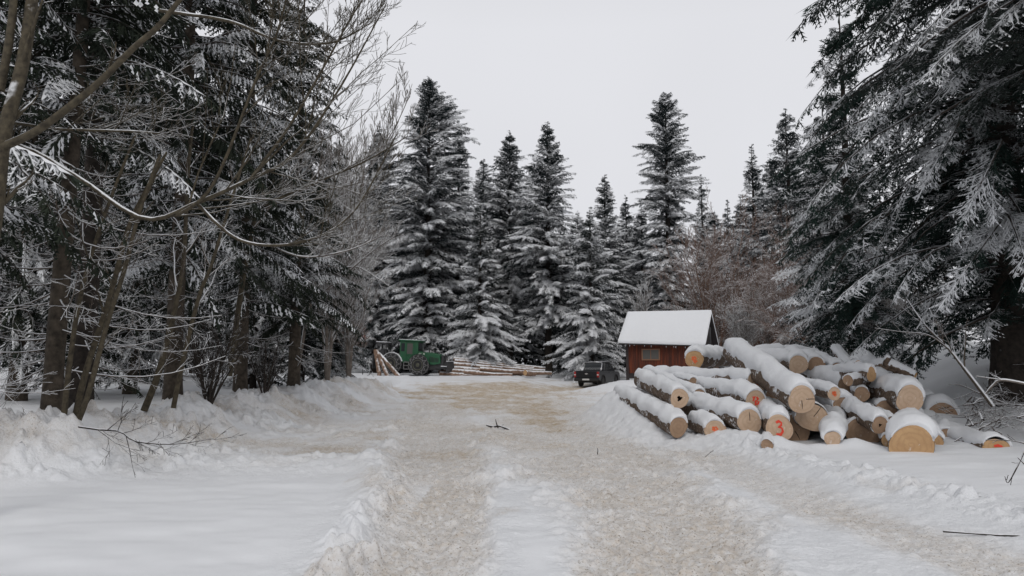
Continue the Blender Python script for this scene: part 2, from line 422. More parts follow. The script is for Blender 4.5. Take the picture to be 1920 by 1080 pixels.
    if detail:
        nearf = sstep(70, 25, np.hypot(X, Y))
        edge = np.clip(4 * tl * (1 - tl) + 4 * tr * (1 - tr), 0, 1) * sstep(22, 12, Y)
        plow = sstep(-1.6, -3.2, X) * sstep(12.3, 13.6, Y) * sstep(44, 36, Y) * (1 - lam); plow2 = np.exp(-((X - 3.6) / 1.2) ** 2) * sstep(12, 20, Y) * sstep(44, 36, Y)
        lump = np.clip(cb * 1.0 + np.exp(-(dB / 2.0) ** 2) * (1 - lam) * 1.1 + rb * .8 + edge * .9 + zone * .15 + plow * .38 + plow2 * .4, 0, 1.3)
        mod = 0.5 + 0.9 * sstep(-.3, .4, fbm(X * .9, Y * .9, 3, 81))
        z = z + rough * lump * mod * (clods(X, Y, .42, 100, .5) * .15 + clods(X, Y, .2, 110, .65) * .16 + clods(X, Y, .1, 120, .75) * .10) * nearf
        z = z + prof * (1 - lam) * (0.32 * fbm(X * 1.5, Y * 1.5, 5, 85, .6) + .35 * np.abs(fbm(X * .8, Y * .8, 3, 86)))
        tt = np.clip(tl + tr + .5 * tf + zone * .7 + .5 * tj, 0, 1)
        z = z + rough * (0.3 + tt) * (clods(X, Y, .085, 130, .85) * .055 + clods(X, Y, .16, 140, .5) * .05 + 0.02 * fbm(X * 7, Y * 7, 3, 90)) * nearf * (1 - 0.6 * (tj > .5))
        z = z + rough * 0.045 * fbm(X * 2.2, Y * 2.2, 3, 95)
        # wheel ruts pressed along the tracks
        for dd, ee, tk in ((dl, el, tl), (dr, er, tr)):
            z = z - 0.018 * tk * np.cos(dd * 9) * sstep(40, 15, Y)
        z = z + 0.05 * tj * np.sin((X * .35 - Y) * 2.4 + 2 * fbm(X * .3, Y * .3, 2, 97)) * 0.6
    return z, dirt, rough

def gz(x, y): return float(ground(np.array([x]), np.array([y]), False)[0][0])

def build_ground():
    fa = np.arange(-0.70, 0.70, 0.0028)
    oa = np.concatenate([np.linspace(-math.pi, -0.70, 90, endpoint=False), fa, np.linspace(0.70, math.pi, 90, endpoint=False)])
    r = np.exp(np.arange(math.log(2.6), math.log(75), 0.0036))
    r = np.concatenate([[0.35, 1.0, 1.6, 2.1], r, np.exp(np.linspace(math.log(76), math.log(900), 60))])
    A, R = np.meshgrid(oa, r)
    X, Y = R * np.sin(A), R * np.cos(A)
    Z, D, Ro = ground(X, Y)
    K, n = A.shape
    V = np.stack([X, Y, Z], -1).reshape(-1, 3)
    idx = np.arange(K * n).reshape(K, n)
    a, b = idx[:-1], idx[1:]
    Fq = np.stack([a, np.roll(a, -1, 1), np.roll(b, -1, 1), b], -1).reshape(-1, 4)[:, ::-1]
    V = np.concatenate([V, [[0, 0, float(ground(np.array([0.]), np.array([0.]))[0][0])]]])
    c = len(V) - 1
    Ft = np.stack([np.full(n, c), idx[0], np.roll(idx[0], -1)], -1)[:, ::-1]
    m, t, bs = mat('packed_snow_ground')
    p = opos(t)
    at = nd(t, 'ShaderNodeAttribute', attribute_name='dirt'); ar = nd(t, 'ShaderNodeAttribute', attribute_name='rough')
    sp = noise(t, p, 16, 5, 0.65); sp2 = noise(t, p, 5.5, 4, 0.6); sp3 = noise(t, p, 45, 3, .6)
    d = at.outputs['Fac']
    f = mth(t, 'MINIMUM', mth(t, 'MULTIPLY', d, rmp(t, sp, .32, .62, .35, 1.15)), rmp(t, noise(t, p, 3.1, 5, .7), .35, .6, .45, 1.0), clamp=True)
    c = mixc(t, f, SNOW, (0.52, 0.41, 0.275))
    f2 = mth(t, 'MULTIPLY', rmp(t, sp2, .46, .75), rmp(t, d, .1, 1.1, 0, 1.3))
    c = mixc(t, mth(t, 'MULTIPLY', f2, .72), c, (0.36, 0.255, 0.155))
    f3 = mth(t, 'MULTIPLY', rmp(t, sp3, .58, .66), rmp(t, d, .06, .35, 0, .75))
    c = mixc(t, f3, c, (0.22, 0.165, 0.11))
    t.links.new(c, bs.inputs['Base Color'])
    bs.inputs['Roughness'].default_value = 0.75
    h = mth(t, 'ADD', mth(t, 'MULTIPLY', noise(t, p, 24, 5, .6), rmp(t, ar.outputs['Fac'], 0, 1, .05, 1.1)), mth(t, 'MULTIPLY', noise(t, p, 120, 2), .06))
    bump(t, bs, h, 0.8, 0.03)
    o = mesh('ground', V, [Fq, Ft], m, smooth=True)
    for nm, arr in (('dirt', D), ('rough', Ro)):
        a_ = o.data.attributes.new(nm, 'FLOAT', 'POINT'); a_.data.foreach_set('value', np.append(arr.ravel(), 0).astype(np.float32))
    o['kind'] = 'structure'; o['label'] = 'snow-covered clearing with sandy wheel tracks'
    return o
build_ground()

# ---------------------------------------------------------------- conifers
def qtwig(p0, p1, wd, up, fold=0.45, mid=0.4):
    """a needle-clad twig: a kite folded along its spine, spine up. arrays (N,3) -> (N,4,3)"""
    d = p1 - p0
    s = N3(np.cross(d, up)) * (wd[:, None] * .5)
    u = N3(np.cross(s, d)); c = p0 + d * mid - u * (wd[:, None] * fold)
    return np.stack([p0, c + s, p1, c - s], 1)

def spray(L, seed, sp=.12, tl=.6, subs=.085, sl=.15, wd=.035, rise=.12, sag=.35, hang=.15, levels=2, tdroop=.25):
    """one bough of length L along +X. returns quads (N,4,3) and its wood spine (points, radii)"""
    g = np.random.default_rng(seed)
    n = max(4, int(L / sp)); t = (np.arange(n) + g.uniform(-.3, .3, n) + 1.2) / (n + 1.0); t = np.clip(t, .08, 1)
    yw = g.uniform(-.12, .12) * L
    def ax(t): return np.stack([L * t * (1 - .06 * t), yw * t * t, L * (rise * t - sag * t ** 2.2)], -1)
    T = N3(ax(t + .01) - ax(t)); P = ax(t)
    Q, PAD = [], []
    Z = np.array([0, 0, 1.0])
    for side in (-1, 1):
        ang = g.uniform(.75, 1.15, n) * side * (1 - .45 * t)
        prof = np.minimum(1, (t - .02) * 3.2) * np.clip(1.04 - t, .05, 1) ** .55
        l = tl * min(1.0, .45 + L * .16) * prof * g.uniform(.65, 1.15, n)
        l *= (g.random(n) > .08)
        S = N3(np.cross(Z, T))
        D = T * np.cos(ang)[:, None] + S * np.sin(ang)[:, None]
        D[:, 2] -= hang + g.uniform(0, tdroop, n)
        D = N3(D)
        E = P + D * l[:, None]
        keep = l > .04
        P_, D_, l_, E_ = P[keep], D[keep], l[keep], E[keep]
        up = N3(Z - D_ * D_[:, 2:3])
        Q.append(qtwig(P_, E_, np.full(len(P_), wd * 1.05), up))
        k_ = (l_ > .25) & (g.random(len(l_)) < .75)
        if k_.any():
            f0, f1 = g.uniform(.05, .4, k_.sum())[:, None], g.uniform(.6, .95, k_.sum())[:, None]
            lift = up[k_] * .022
            for o_ in (0, .5):
                a_ = P_[k_] + D_[k_] * l_[k_][:, None] * (f0 + (f1 - f0) * o_) + lift; b_ = P_[k_] + D_[k_] * l_[k_][:, None] * (f1 if o_ else f0 + (f1 - f0) * .65) + lift
                PAD.append(qtwig(a_, b_, g.uniform(.04, .085, k_.sum()), up[k_], fold=.3))
        if levels > 1:
            m = int(np.ceil(l_.max() / subs))
            for k in range(m):
                tt = (k + .6 + g.uniform(-.25, .25, len(l_))) * subs / np.maximum(l_, .01)
                for s2 in (-1, 1):
                    ok = tt < .97
                    if not ok.any(): continue
                    a2 = g.uniform(.65, 1.05, ok.sum()) * s2
                    S2 = N3(np.cross(up[ok], D_[ok]))
                    D2 = D_[ok] * np.cos(a2)[:, None] + S2 * np.sin(a2)[:, None]
                    D2[:, 2] -= g.uniform(.0, .25 + hang, ok.sum()); D2 = N3(D2)
                    B = P_[ok] + D_[ok] * (l_[ok] * tt[ok])[:, None]
                    l2 = sl * g.uniform(.6, 1.2, ok.sum()) * np.clip(1.25 - tt[ok], .25, 1)
                    U2 = N3(Z - D2 * D2[:, 2:3])
                    Q.append(qtwig(B, B + D2 * l2[:, None], np.full(ok.sum(), wd), U2))
                    if levels > 2:
                        for k3 in range(3):
                            for s3 in (-1, 1):
                                tk = (k3 + .7) * .28; w3 = (l2 > .12) & (g.random(len(l2)) < .85)
                                if not w3.any(): continue
                                a3 = g.uniform(.6, 1.0, w3.sum())[:, None] * s3; S3 = N3(np.cross(U2[w3], D2[w3]))
                                D3 = D2[w3] * np.cos(a3) + S3 * np.sin(a3); D3[:, 2] -= g.uniform(0, .3, w3.sum()); D3 = N3(D3)
                                B3 = B[w3] + D2[w3] * (l2[w3] * tk)[:, None]
                                Q.append(qtwig(B3, B3 + D3 * (.1 * g.uniform(.7, 1.3, w3.sum()) * (1.2 - tk * .6))[:, None], np.full(w3.sum(), wd * .95), N3(Z - D3 * D3[:, 2:3])))
    # the leading shoot
    tt = np.linspace(.1, 1, 12); A = ax(tt)
    Q.append(qtwig(A[:-1], A[1:] + (A[1:] - A[:-1]) * .4, np.full(11, wd * (1.0 if levels > 2 else 1.6)), np.tile(Z, (11, 1))))
    ts = np.linspace(0, .95, 6); spine = ax(ts); spine[:, 2] -= wd * .3
    for f_ in ((0, .03) if hang < .5 and levels < 3 else ()):
        PAD.append(qtwig(A[3:-1] + [0, f_, .03], A[4:] + (A[4:] - A[3:-1]) * .5 + [0, -f_, .03], g.uniform(.10, .22, 8), np.tile(Z, (8, 1)), fold=.3))
    return np.concatenate(Q), spine, np.linspace(.012 + .009 * L, .004, 6), np.concatenate(PAD)

def rotz(a): c, s = math.cos(a), math.sin(a); return np.array([[c, -s, 0], [s, c, 0], [0, 0, 1.0]])
def roty(a): c, s = math.cos(a), math.sin(a); return np.array([[c, 0, s], [0, 1, 0], [-s, 0, c]])
def rotx(a): c, s = math.cos(a), math.sin(a); return np.array([[1, 0, 0], [0, c, -s], [0, s, c]])

def make_protos(lens, nvar, **kw):
    return [[spray(L, 1000 * int(L * 10) + v + 1, **kw) for v in range(nvar)] for L in lens]

LN = [.5, 1.0, 1.7, 2.6, 3.7, 5.0]
PROTO = {
    'near': (LN, make_protos(LN, 3, sp=.23, tl=.95, subs=.15, sl=.30, wd=.030, rise=.14, sag=.36, hang=.28, tdroop=.55, levels=3)),
    'spruce': (LN, make_protos(LN, 3, sp=.12, tl=.75, subs=.085, sl=.16, wd=.04, rise=.10, sag=.38, hang=.75, tdroop=.9)),
    'mid': (LN, make_protos(LN, 3, sp=.17, tl=1.05, subs=.17, sl=.30, wd=.060, rise=.22, sag=.26, hang=.10, tdroop=.8)),
    'far': (LN, make_protos(LN, 3, sp=.26, tl=.8, subs=.30, sl=.36, wd=.13, rise=.14, sag=.30, hang=.15, tdroop=.35)),
}

def conifer_geo(H, R, cb=.08, kind='mid', seed=1, dens=1.0, power=.8, full=.55, elev=(.55, -.12), gap=.06, azr=None, zmax=1.0, jit=.34, lean=0.0, ragged=.22, low=1.0, pads=None):
    if pads is None: pads = {'near': .15, 'spruce': .5}.get(kind, 0)
    g = np.random.default_rng(seed)
    lens, pr = PROTO[kind]
    Hc = H * (1 - cb)
    dz = {'near': .34, 'spruce': .36, 'mid': .30, 'far': .5}[kind] / dens
    nw = int(Hc / dz)
    QV, SV, SR, PV = [], [], [], []
    lobes = [(g.uniform(0, 6.28), g.uniform(.1, .9), g.uniform(-.45, .35)) for _ in range(7)]
    for i in range(nw):
        t = (i + .5) / nw                          # 0 top .. 1 bottom
        z0 = H - t * Hc
        if z0 > H * zmax: continue
        rb = R * min(1.0, (t / full) ** power) * (1 if t < .93 else 1 - (t - .93) * 3)
        if t > .8: rb *= 1 + (low - 1) * (t - .8) * 5
        nb = int(round({'near': 4, 'spruce': 4, 'mid': 5.5, 'far': 5}[kind] + 3.2 * min(1, rb / 2.0) + g.uniform(0, 1.5)))
        a0 = i * 2.4
        for k in range(nb):
            if g.random() < gap: continue
            az = a0 + 6.283 * k / nb + g.uniform(-.5, .5)
            if azr is not None and math.cos(az - azr[0]) < azr[1]: continue
            l = max(.25, rb * g.uniform(1 - jit, 1 + jit * .5))
            for la, lt, lv in lobes:
                l *= 1 + lv * max(0, math.cos(az - la)) * math.exp(-((t - lt) / .09) ** 2)
            if ragged and g.random() < ragged: l *= g.uniform(.3, .7)
            j = int(np.argmin([abs(q - l) for q in lens]))
            q, sp, sr, pad = pr[j][g.integers(3)]
            s = l / lens[j]
            e = elev[0] + (elev[1] - elev[0]) * min(1, t * 1.5) + g.normal() * .17
            Rm = rotz(az) @ roty(-e) @ rotx(g.uniform(-.6, .6))
            o = np.array([lean * (z0 / H) ** 2, 0, z0 + g.uniform(-1, 1) * dz * 1.3])
            fl = np.array([1, 1 if g.random() < .5 else -1, 1.0])
            qq = q * s
            if fl[1] < 0: qq = (qq * fl)[:, ::-1]
            if pads and l > .8 and g.random() < pads * (1 + .8 * math.sin(az * 2 + z0 * .9)):
                pp = pad * s
                if fl[1] < 0: pp = (pp * fl)[:, ::-1]
                PV.append(pp @ Rm.T + o)
            QV.append(qq @ Rm.T + o); SV.append((sp * s * fl) @ Rm.T + o); SR.append(sr * s)
    # top shoot
    QV.append(qtwig(np.array([[0, 0, H - .6], [0, 0, H - .3]]), np.array([[.02, 0, H], [.03, 0, H + .25]]), np.array([.09, .06]), np.array([[1., 0, 0], [0, 1, 0]])))
    Q = np.concatenate(QV)
    nq = len(Q)
    V1 = Q.reshape(-1, 3); b = np.arange(nq)[:, None] * 4
    Ft = np.concatenate([b + [0, 1, 2], b + [0, 2, 3]])
    V2, F2 = tubes(np.array(SV), np.array(SR), 3)
    V3 = np.concatenate(PV).reshape(-1, 3) if PV else np.zeros((0, 3)); b3 = np.arange(len(V3) // 4)[:, None] * 4
    F3 = np.concatenate([b3 + [0, 1, 2], b3 + [0, 2, 3]]) + len(V1) + len(V2) if PV else np.zeros((0, 3), int)
    return np.concatenate([V1, V2, V3]), Ft, F2 + len(V1), F3

def trunk_geo(H, r0, seed, lean=0.0, n=12, K=30, top=.012, flare=.35):
    g = np.random.default_rng(seed + 99)
    zz = np.linspace(0, 1, K) ** 1.25 * H
    t = zz / H
    rad = r0 * ((1 - t) ** .85) + top + r0 * flare * np.exp(-zz / (r0 * 1.6))
    P = np.stack([lean * t ** 2 + .02 * np.sin(zz * .6 + g.uniform(0, 6)), .02 * np.cos(zz * .5 + g.uniform(0, 6)), zz - .4 * (t == 0)], -1)
    V, Fq = tubes(P[None], rad[None], n)
    a = np.arctan2(V[:, 1], V[:, 0])
    V[:, :2] *= (1 + .06 * np.sin(a * 3 + V[:, 2] * .7) * np.exp(-V[:, 2] / 3) + .025 * g.uniform(-1, 1, len(V)))[:, None]
    return V, Fq

def conifer(label, px, topy, Y, hw, group=None, kind='mid', m='fir_far', r0=None, name='fir_tree', ztop=None, dead=0, seed=1, basez=None, bark='bark_dark', **kw):
    x = XP(px, Y); z0 = gz(x, Y) if basez is None else basez
    H = (U(px, topy, Y)[2] if ztop is None else ztop) - z0
    R = hw / F * Y * (1.56 if kind == 'mid' else 1.0)
    r0 = r0 or H * .0135 + .04
    t = thing(name, label, 'tree', (x, Y, z0), 0, group)
    lean = kw.get('lean', 0.0)
    V, Fq = trunk_geo(H, r0, seed, lean); mesh('trunk', V, Fq, M[bark], t, smooth=True)
    V, Ft, F2, F3 = conifer_geo(H, R, seed=seed, kind=kind, **kw)
    mesh('crown', V, [Ft, F2, F3], [M[m], M['bark_twig'], M['snow']], t, midx=np.concatenate([np.zeros(len(Ft)), np.ones(len(F2)), np.full(len(F3), 2)]))
    return t

# ---------------------------------------------------------------- bare branching
def grow(P, R, m, ratio, ang, up=.1, t0=.2, t1=.97, rr=.6, rmin=.004, K=5, seed=0, curve=.12, minlen=.05, flat=0.0, taper=.65):
    """children for polylines P (N,K,3), R (N,K) -> children polylines (N*m, K, 3)"""
    g = np.random.default_rng(seed)
    N, K0, _ = P.shape
    seg = np.linalg.norm(np.diff(P, axis=1), axis=2); Ln = seg.sum(1)
    t = (np.arange(m)[None] + g.uniform(.05, .95, (N, m))) / m * (t1 - t0) + t0
    f = t * (K0 - 1); i = np.clip(f.astype(int), 0, K0 - 2); u = (f - i)[..., None]
    I = np.arange(N)[:, None]
    A, B = P[I, i], P[I, i + 1]
    O = A + (B - A) * u; T = N3(B - A)
    r = (R[I, i] * (1 - u[..., 0]) + R[I, i + 1] * u[..., 0]) * rr
    rv = N3(g.normal(size=(N, m, 3)) * np.array([1, 1, 1 - flat])); perp = N3(np.cross(T, rv))
    if flat: perp = N3(perp * np.array([1, 1, 1 - flat]))
    a = g.uniform(*ang, (N, m))[..., None]
    D = T * np.cos(a) + perp * np.sin(a); D[..., 2] += up; D = N3(D)
    l = Ln[:, None] * ratio * g.uniform(.55, 1.2, (N, m)) * (1 - taper * t)
    s = np.linspace(0, 1, K)[None, None, :, None]
    C = N3(g.normal(size=(N, m, 3))) * curve; C[..., 2] += up * .8
    W = g.normal(size=(N, m, K, 3)) * .011; W[:, :, 0] = 0
    Pn = O[:, :, None] + l[..., None, None] * (D[:, :, None] * s + C[:, :, None] * s ** 2 + W)
    Rn = np.maximum(r[..., None] * (1 - .72 * np.linspace(0, 1, K)), rmin)
    Pn = Pn.reshape(-1, K, 3); Rn = Rn.reshape(-1, K)
    k = l.ravel() > minlen
    return Pn[k], Rn[k]

def pack(lists, ns):
    V, Fs, n = [], [], 0
    for (P, R), k in zip(lists, ns):
        v, f = tubes(P, R, k); V.append(v); Fs.append(f + n); n += len(v)
    return np.concatenate(V), np.concatenate(Fs)

def resample(pts, rad, K):
    pts = np.asarray(pts, float); n = len(pts)
    # Catmull-Rom through the given points
    t = np.linspace(0, n - 1, K); out = []
    for q in t:
        i = min(int(q), n - 2); u = q - i
        p = [pts[max(i - 1, 0)], pts[i], pts[i + 1], pts[min(i + 2, n - 1)]]
        out.append(.5 * ((2 * p[1]) + (-p[0] + p[2]) * u + (2 * p[0] - 5 * p[1] + 4 * p[2] - p[3]) * u * u + (-p[0] + 3 * p[1] - 3 * p[2] + p[3]) * u ** 3))
    return np.array(out), np.interp(t, np.arange(n), rad)

def bare_tree(label, px, topy, Y, hw, m='bark_snowy', stems=1, seed=3, counts=(16, 9, 7), name='bare_tree', group=None, r0=.09, up=.25, spread=.3, rmin=.008, cat='tree', topz=None, lowt=.15, ang=(.5, 1.1)):
    g = np.random.default_rng(seed)
    x = XP(px, Y); z0 = gz(x, Y)
    H = (U(px, topy, Y)[2] if topz is None else topz) - z0; R = hw / F * Y
    t = thing(name, label, cat, (x, Y, z0), 0, group)
    K = 9; S, SR = [], []
    for k in range(stems):
        a = 6.28 * k / max(stems, 1) + g.uniform(-.5, .5); sp_ = R * spread * (0 if stems == 1 else g.uniform(.5, 1.3))
        s = np.linspace(0, 1, K); h = H * (1 if k == 0 else g.uniform(.65, .98))
        S.append(np.stack([math.cos(a) * sp_ * s ** 1.1 + .06 * np.sin(s * 9 + k) * H * .05, math.sin(a) * sp_ * s ** 1.1, h * s - .2 * (s == 0)], -1)); SR.append(r0 * (1 if k == 0 else .7) * (1 - .88 * s) + .01)
    S, SR = np.array(S), np.array(SR)
    v, f = tubes(S, SR, 7); mesh('trunk', v, f, M[m], t, smooth=True)
    L1 = grow(S, SR, counts[0], R / H * 1.15, ang, up, lowt, .97, .5, rmin, 6, seed + 1, taper=.5)
    L2 = grow(*L1, counts[1], .5, (.4, .95), up * .6, .15, .97, .6, rmin, 5, seed + 2)
    L3 = grow(*L2, counts[2], .5, (.4, .9), up * .4, .15, .97, .7, rmin, 4, seed + 3)
    V, Fq = pack([L1, L2, L3], [4, 3, 3])
    mesh('crown', V, Fq, M[m], t)
    return t

def limb(pts, rad, K=16):
    """explicit limb through photo points (px, py, distance)"""
    return resample([U(*p) for p in pts], rad, K)

# ---------------------------------------------------------------- the forest across the clearing
FR = 'tall firs across the clearing'
conifer('tallest snowy fir, straight behind the green skidder cab', 800, 148, 70, 66, FR, seed=11, cb=.07, power=.62, full=.5, jit=.35, low=.95)
conifer('slim pointed fir rising just right of the tallest fir', 858, 228, 78, 42, FR, seed=12, cb=.15, power=.9, full=.7)
conifer('short snow-laden fir low behind the stacked poles, right of the skidder', 900, 385, 65.5, 52, FR, seed=13, cb=.03, power=.8, full=.85, m='fir_snowy')
conifer('dark fir standing close on the left of the broad central fir', 955, 250, 76, 54, FR, seed=14, cb=.15, power=.75, full=.55)
conifer('broad cone-shaped fir in the middle with a bare grey trunk foot', 1028, 234, 68, 76, FR, seed=15, cb=.17, power=.85, full=.7, jit=.3, low=.8)
conifer('low snow-heavy fir with layered boughs behind the pickup', 1108, 395, 62, 62, FR, seed=16, cb=.04, power=.8, full=.8, m='fir_snowy')
conifer('fir with a blunt pointed top above the low snowy fir', 1137, 330, 77, 46, FR, seed=17, cb=.1, power=.8, full=.6)
conifer('small dark fir top between the pickup and the hut', 1177, 372, 86, 34, FR, seed=18, cb=.1, power=.8, full=.6)
conifer('tall ragged fir with an irregular crown behind the hut', 1256, 182, 73, 45, FR, seed=19, cb=.1, power=.5, full=.3, jit=.5, ragged=.3, gap=.15)
conifer('thin pointed fir right of the tall ragged fir', 1322, 333, 84, 34, FR, seed=20, cb=.1, power=.9, full=.7, dens=.9)
conifer('far small fir top in the gap right of the hut', 1371, 376, 98, 24, FR, seed=21, cb=.1, power=.9, full=.7)
conifer('slender fir with see-through crown above the reddish bare trees', 1420, 274, 66, 50, FR, seed=22, cb=.12, power=.9, full=.6, gap=.25, jit=.4)
conifer('tall airy fir left of the big right-hand fir', 1488, 208, 56, 66, FR, seed=23, cb=.1, power=.85, full=.6, gap=.18, jit=.4)
conifer('hazy fir behind the bare branches on the left of the tallest fir', 704, 240, 74, 62, FR, seed=24, cb=.08, power=.8, full=.5)
conifer('fir filling the gap between slim fir and central firs', 905, 300, 92, 46, FR, seed=25, cb=.1)

# dense dark forest behind: copies of four firs
BG = 'firs in the dense forest behind the front rows'
conifer('middle-sized fir filling the dip between the small dark top and the tall ragged fir', 1206, 392, 80, 36, FR, seed=26, cb=.06)
conifer('fir behind the reddish bare trees, between the thin pointed fir and the far small top', 1345, 398, 76, 40, FR, seed=27, cb=.06)
conifer('dark fir behind the slender see-through fir, just to its left', 1396, 372, 80, 40, FR, seed=28, cb=.06)
conifer('fir between the slender see-through fir and the tall airy fir', 1455, 300, 70, 46, FR, seed=29, cb=.08)
conifer('fir shouldering the left side of the tallest fir', 757, 330, 80, 46, FR, seed=30, cb=.06)
conifer('fir shouldering the right side of the broad central fir', 1085, 400, 80, 44, FR, seed=31, cb=.06)
bgl = 'dark snow-dusted fir deep in the forest behind the front rows'
def bgfir(i, X_, Y_, H_, R_):
    z0 = gz(X_, Y_)
    t = thing('fir_tree', bgl, 'tree', (X_, Y_, z0), 0, BG)
    V, Fq = trunk_geo(H_, .2, 60 + i, n=7, K=14); mesh('trunk', V, Fq, M['bark_dark'], t, smooth=True)
    V, Ft, F2, F3 = conifer_geo(H_, R_, seed=70 + i, kind='far', cb=[.02, .05, .12, .03][i])
    mesh('crown', V, [Ft, F2], [M['fir_dark'], M['bark_twig']], t, midx=np.concatenate([np.zeros(len(Ft)), np.ones(len(F2))]))
    return t
protos = [bgfir(0, -14, 84, 18, 3.0), bgfir(1, -4, 86, 19, 2.9), bgfir(2, 6, 84, 16, 2.9), bgfir(3, 15, 86, 17, 3.1)]
g = np.random.default_rng(5)
def skyline(px):            # photo row the far trees must stay below
    return np.interp(px, [0, 500, 640, 760, 870, 900, 1000, 1090, 1150, 1200, 1300, 1350, 1400, 1500, 1920], [150, 200, 330, 330, 420, 360, 330, 430, 430, 430, 420, 440, 400, 300, 200])
def scatter(n, px0, px1, y0, y1, lo=1.0, hi=1.35):
    for k in range(n):
        Y_ = g.uniform(y0, y1); px = px0 + (px1 - px0) * (k + g.random()) / n; X_ = XP(px, Y_); z0 = gz(X_, Y_)
        top = skyline(px) + g.uniform(-20, 90)
        Hn = U(px, top, Y_)[2] - z0
        i = int(g.integers(4)); s = Hn / [18, 19, 16, 17][i]
        dup(protos[i], (X_, Y_, z0), g.uniform(0, 6.28), (min(s, 1.1) * 1.0 if s > 1.1 else s, min(s, 1.1) if s > 1.1 else s, s))
scatter(30, 560, 1640, 80, 94)
scatter(26, 500, 1700, 96, 116)
scatter(16, -150, 620, 34, 60)
scatter(14, -300, 560, 60, 90)
scatter(9, 1560, 2150, 34, 60)
scatter(6, 1950, 2500, 24, 34)

# ---------------------------------------------------------------- near conifers, left and right
NR = dict(kind='near', m='fir_near')
conifer('huge near fir whose lacy snowy boughs fill the right edge', 1900, 0, 17.5, 430, seed=101, ztop=21, gap=.0, dens=1.15, cb=.10, r0=.44, power=.7, full=.62, elev=(.3, -.26), jit=.4, name='fir_tree', low=.85, zmax=.66, **NR)
conifer('near fir rooted outside the frame, its bough hanging in at the upper right', 2130, 0, 12.5, 570, seed=102, ztop=17, cb=.41, r0=.3, power=.5, full=.5, elev=(.2, -.12), jit=.3, pads=.03, kind='near', m='fir_dark')
conifer('pointed fir half hidden on the left of the huge near fir', 1600, 22, 25, 150, seed=103, cb=.08, power=.8, full=.7, jit=.3, kind='near', m='fir_near')
conifer('lower snowy fir between the huge near fir and the reddish bare trees', 1560, 200, 31, 110, seed=104, cb=.05, power=.7, full=.6, jit=.3, kind='near', m='fir_snowy')
SPK = dict(kind='spruce', m='spruce_near', name='spruce_tree', bark='bark_spruce')
L1 = conifer('near spruce with flaky brown trunk and rows of dead side twigs', 108, 0, 13, 300, seed=111, ztop=17, cb=.33, r0=.155, lean=.5, power=.5, full=.4, gap=.1, **SPK)
conifer('spruce at the left edge with a low snow-capped bough', -190, 0, 10.5, 330, seed=112, ztop=15, cb=.2, r0=.2, power=.5, full=.4, gap=.3, **SPK)
conifer('big spruce with heavy drooping snowy boughs behind the leaning saplings', 330, 0, 18.5, 260, seed=113, ztop=20, cb=.2, r0=.21, power=.5, full=.5, gap=.15, **SPK)
conifer('dark spruce at the edge of the left wood, third back along the bank', 455, 0, 23, 200, seed=114, ztop=21, cb=.16, r0=.2, power=.55, full=.6, **SPK)
conifer('spruce by the bank with white trail marks on its trunk', 553, 0, 26, 150, seed=115, ztop=15.5, cb=.17, r0=.2, power=.7, full=.7, **SPK)
conifer('snow-draped fir at the far end of the left bank', 628, 0, 37, 92, seed=116, ztop=13, cb=.06, r0=.17, power=.8, full=.8, kind='near', m='fir_near')
conifer('thick dark spruce trunk right behind the flaky brown one', 158, 0, 15, 200, seed=117, ztop=18, cb=.4, r0=.23, bark='bark_dark', kind='spruce', m='spruce_near', name='spruce_tree', power=.5, full=.4, gap=.2)
conifer('dark spruce deep behind the saplings on the left', 40, 0, 24, 260, seed=118, ztop=17, cb=.1, r0=.25, **SPK)
conifer('dark spruce deep in the wood right of the flaky trunk', 250, 0, 29, 200, seed=119, ztop=17, cb=.08, r0=.22, **SPK)

# dead side twigs of the near spruce: a part of it
def dead_twigs(t, seed, H, z0, z1, n, Ln, r0, lean, Htot, bias=None):
    g = np.random.default_rng(seed)
    K = 7; s = np.linspace(0, 1, K)
    P, R = [], []
    for k in range(n):
        z = z0 + (z1 - z0) * (k + g.random()) / n; az = g.uniform(0, 6.28) if bias is None else g.choice([0, 3.14159]) + g.normal() * .55
        l = Ln * g.uniform(.4, 1.2)
        e = g.uniform(-.12, .22)
        c = np.array([lean * (z / Htot) ** 2, 0, z])
        d = np.array([math.cos(az), math.sin(az), e])
        pts = c + d[None] * (s * l)[:, None] + np.array([0, 0, -1]) * (.14 * l * np.sin(s * 2.6))[:, None] + np.array([-d[1], d[0], 0]) * (g.uniform(-.15, .15) * l * s ** 2)[:, None]
        P.append(pts); R.append(np.linspace(.018, .006, K) * g.uniform(.6, 1.2))
    P, R = np.array(P), np.array(R)
    L2 = grow(P, R, 7, .38, (.4, 1.0), 0, .2, .95, .6, .004, 4, seed + 1, flat=.6)
    L3 = grow(*L2, 4, .45, (.4, .9), 0, .2, .95, .7, .0035, 3, seed + 2, flat=.6)
    V, Fq = pack([(P, R), L2, L3], [5, 4, 3])
    mesh('dead_branches', V, Fq, M['bark_dead'], t)
dead_twigs(L1, 7, 17, .8, 6.5, 60, 2.3, .02, .5, 17, bias=1)
for o in [o for o in SC.objects if o.parent is None and o.name.startswith('spruce_tree') and o != L1]:
    dead_twigs(o, hash(o['label']) % 1 + int(o.location.y * 7), 15, .9, 5.5, 34, 1.9, .02, 0, 17)

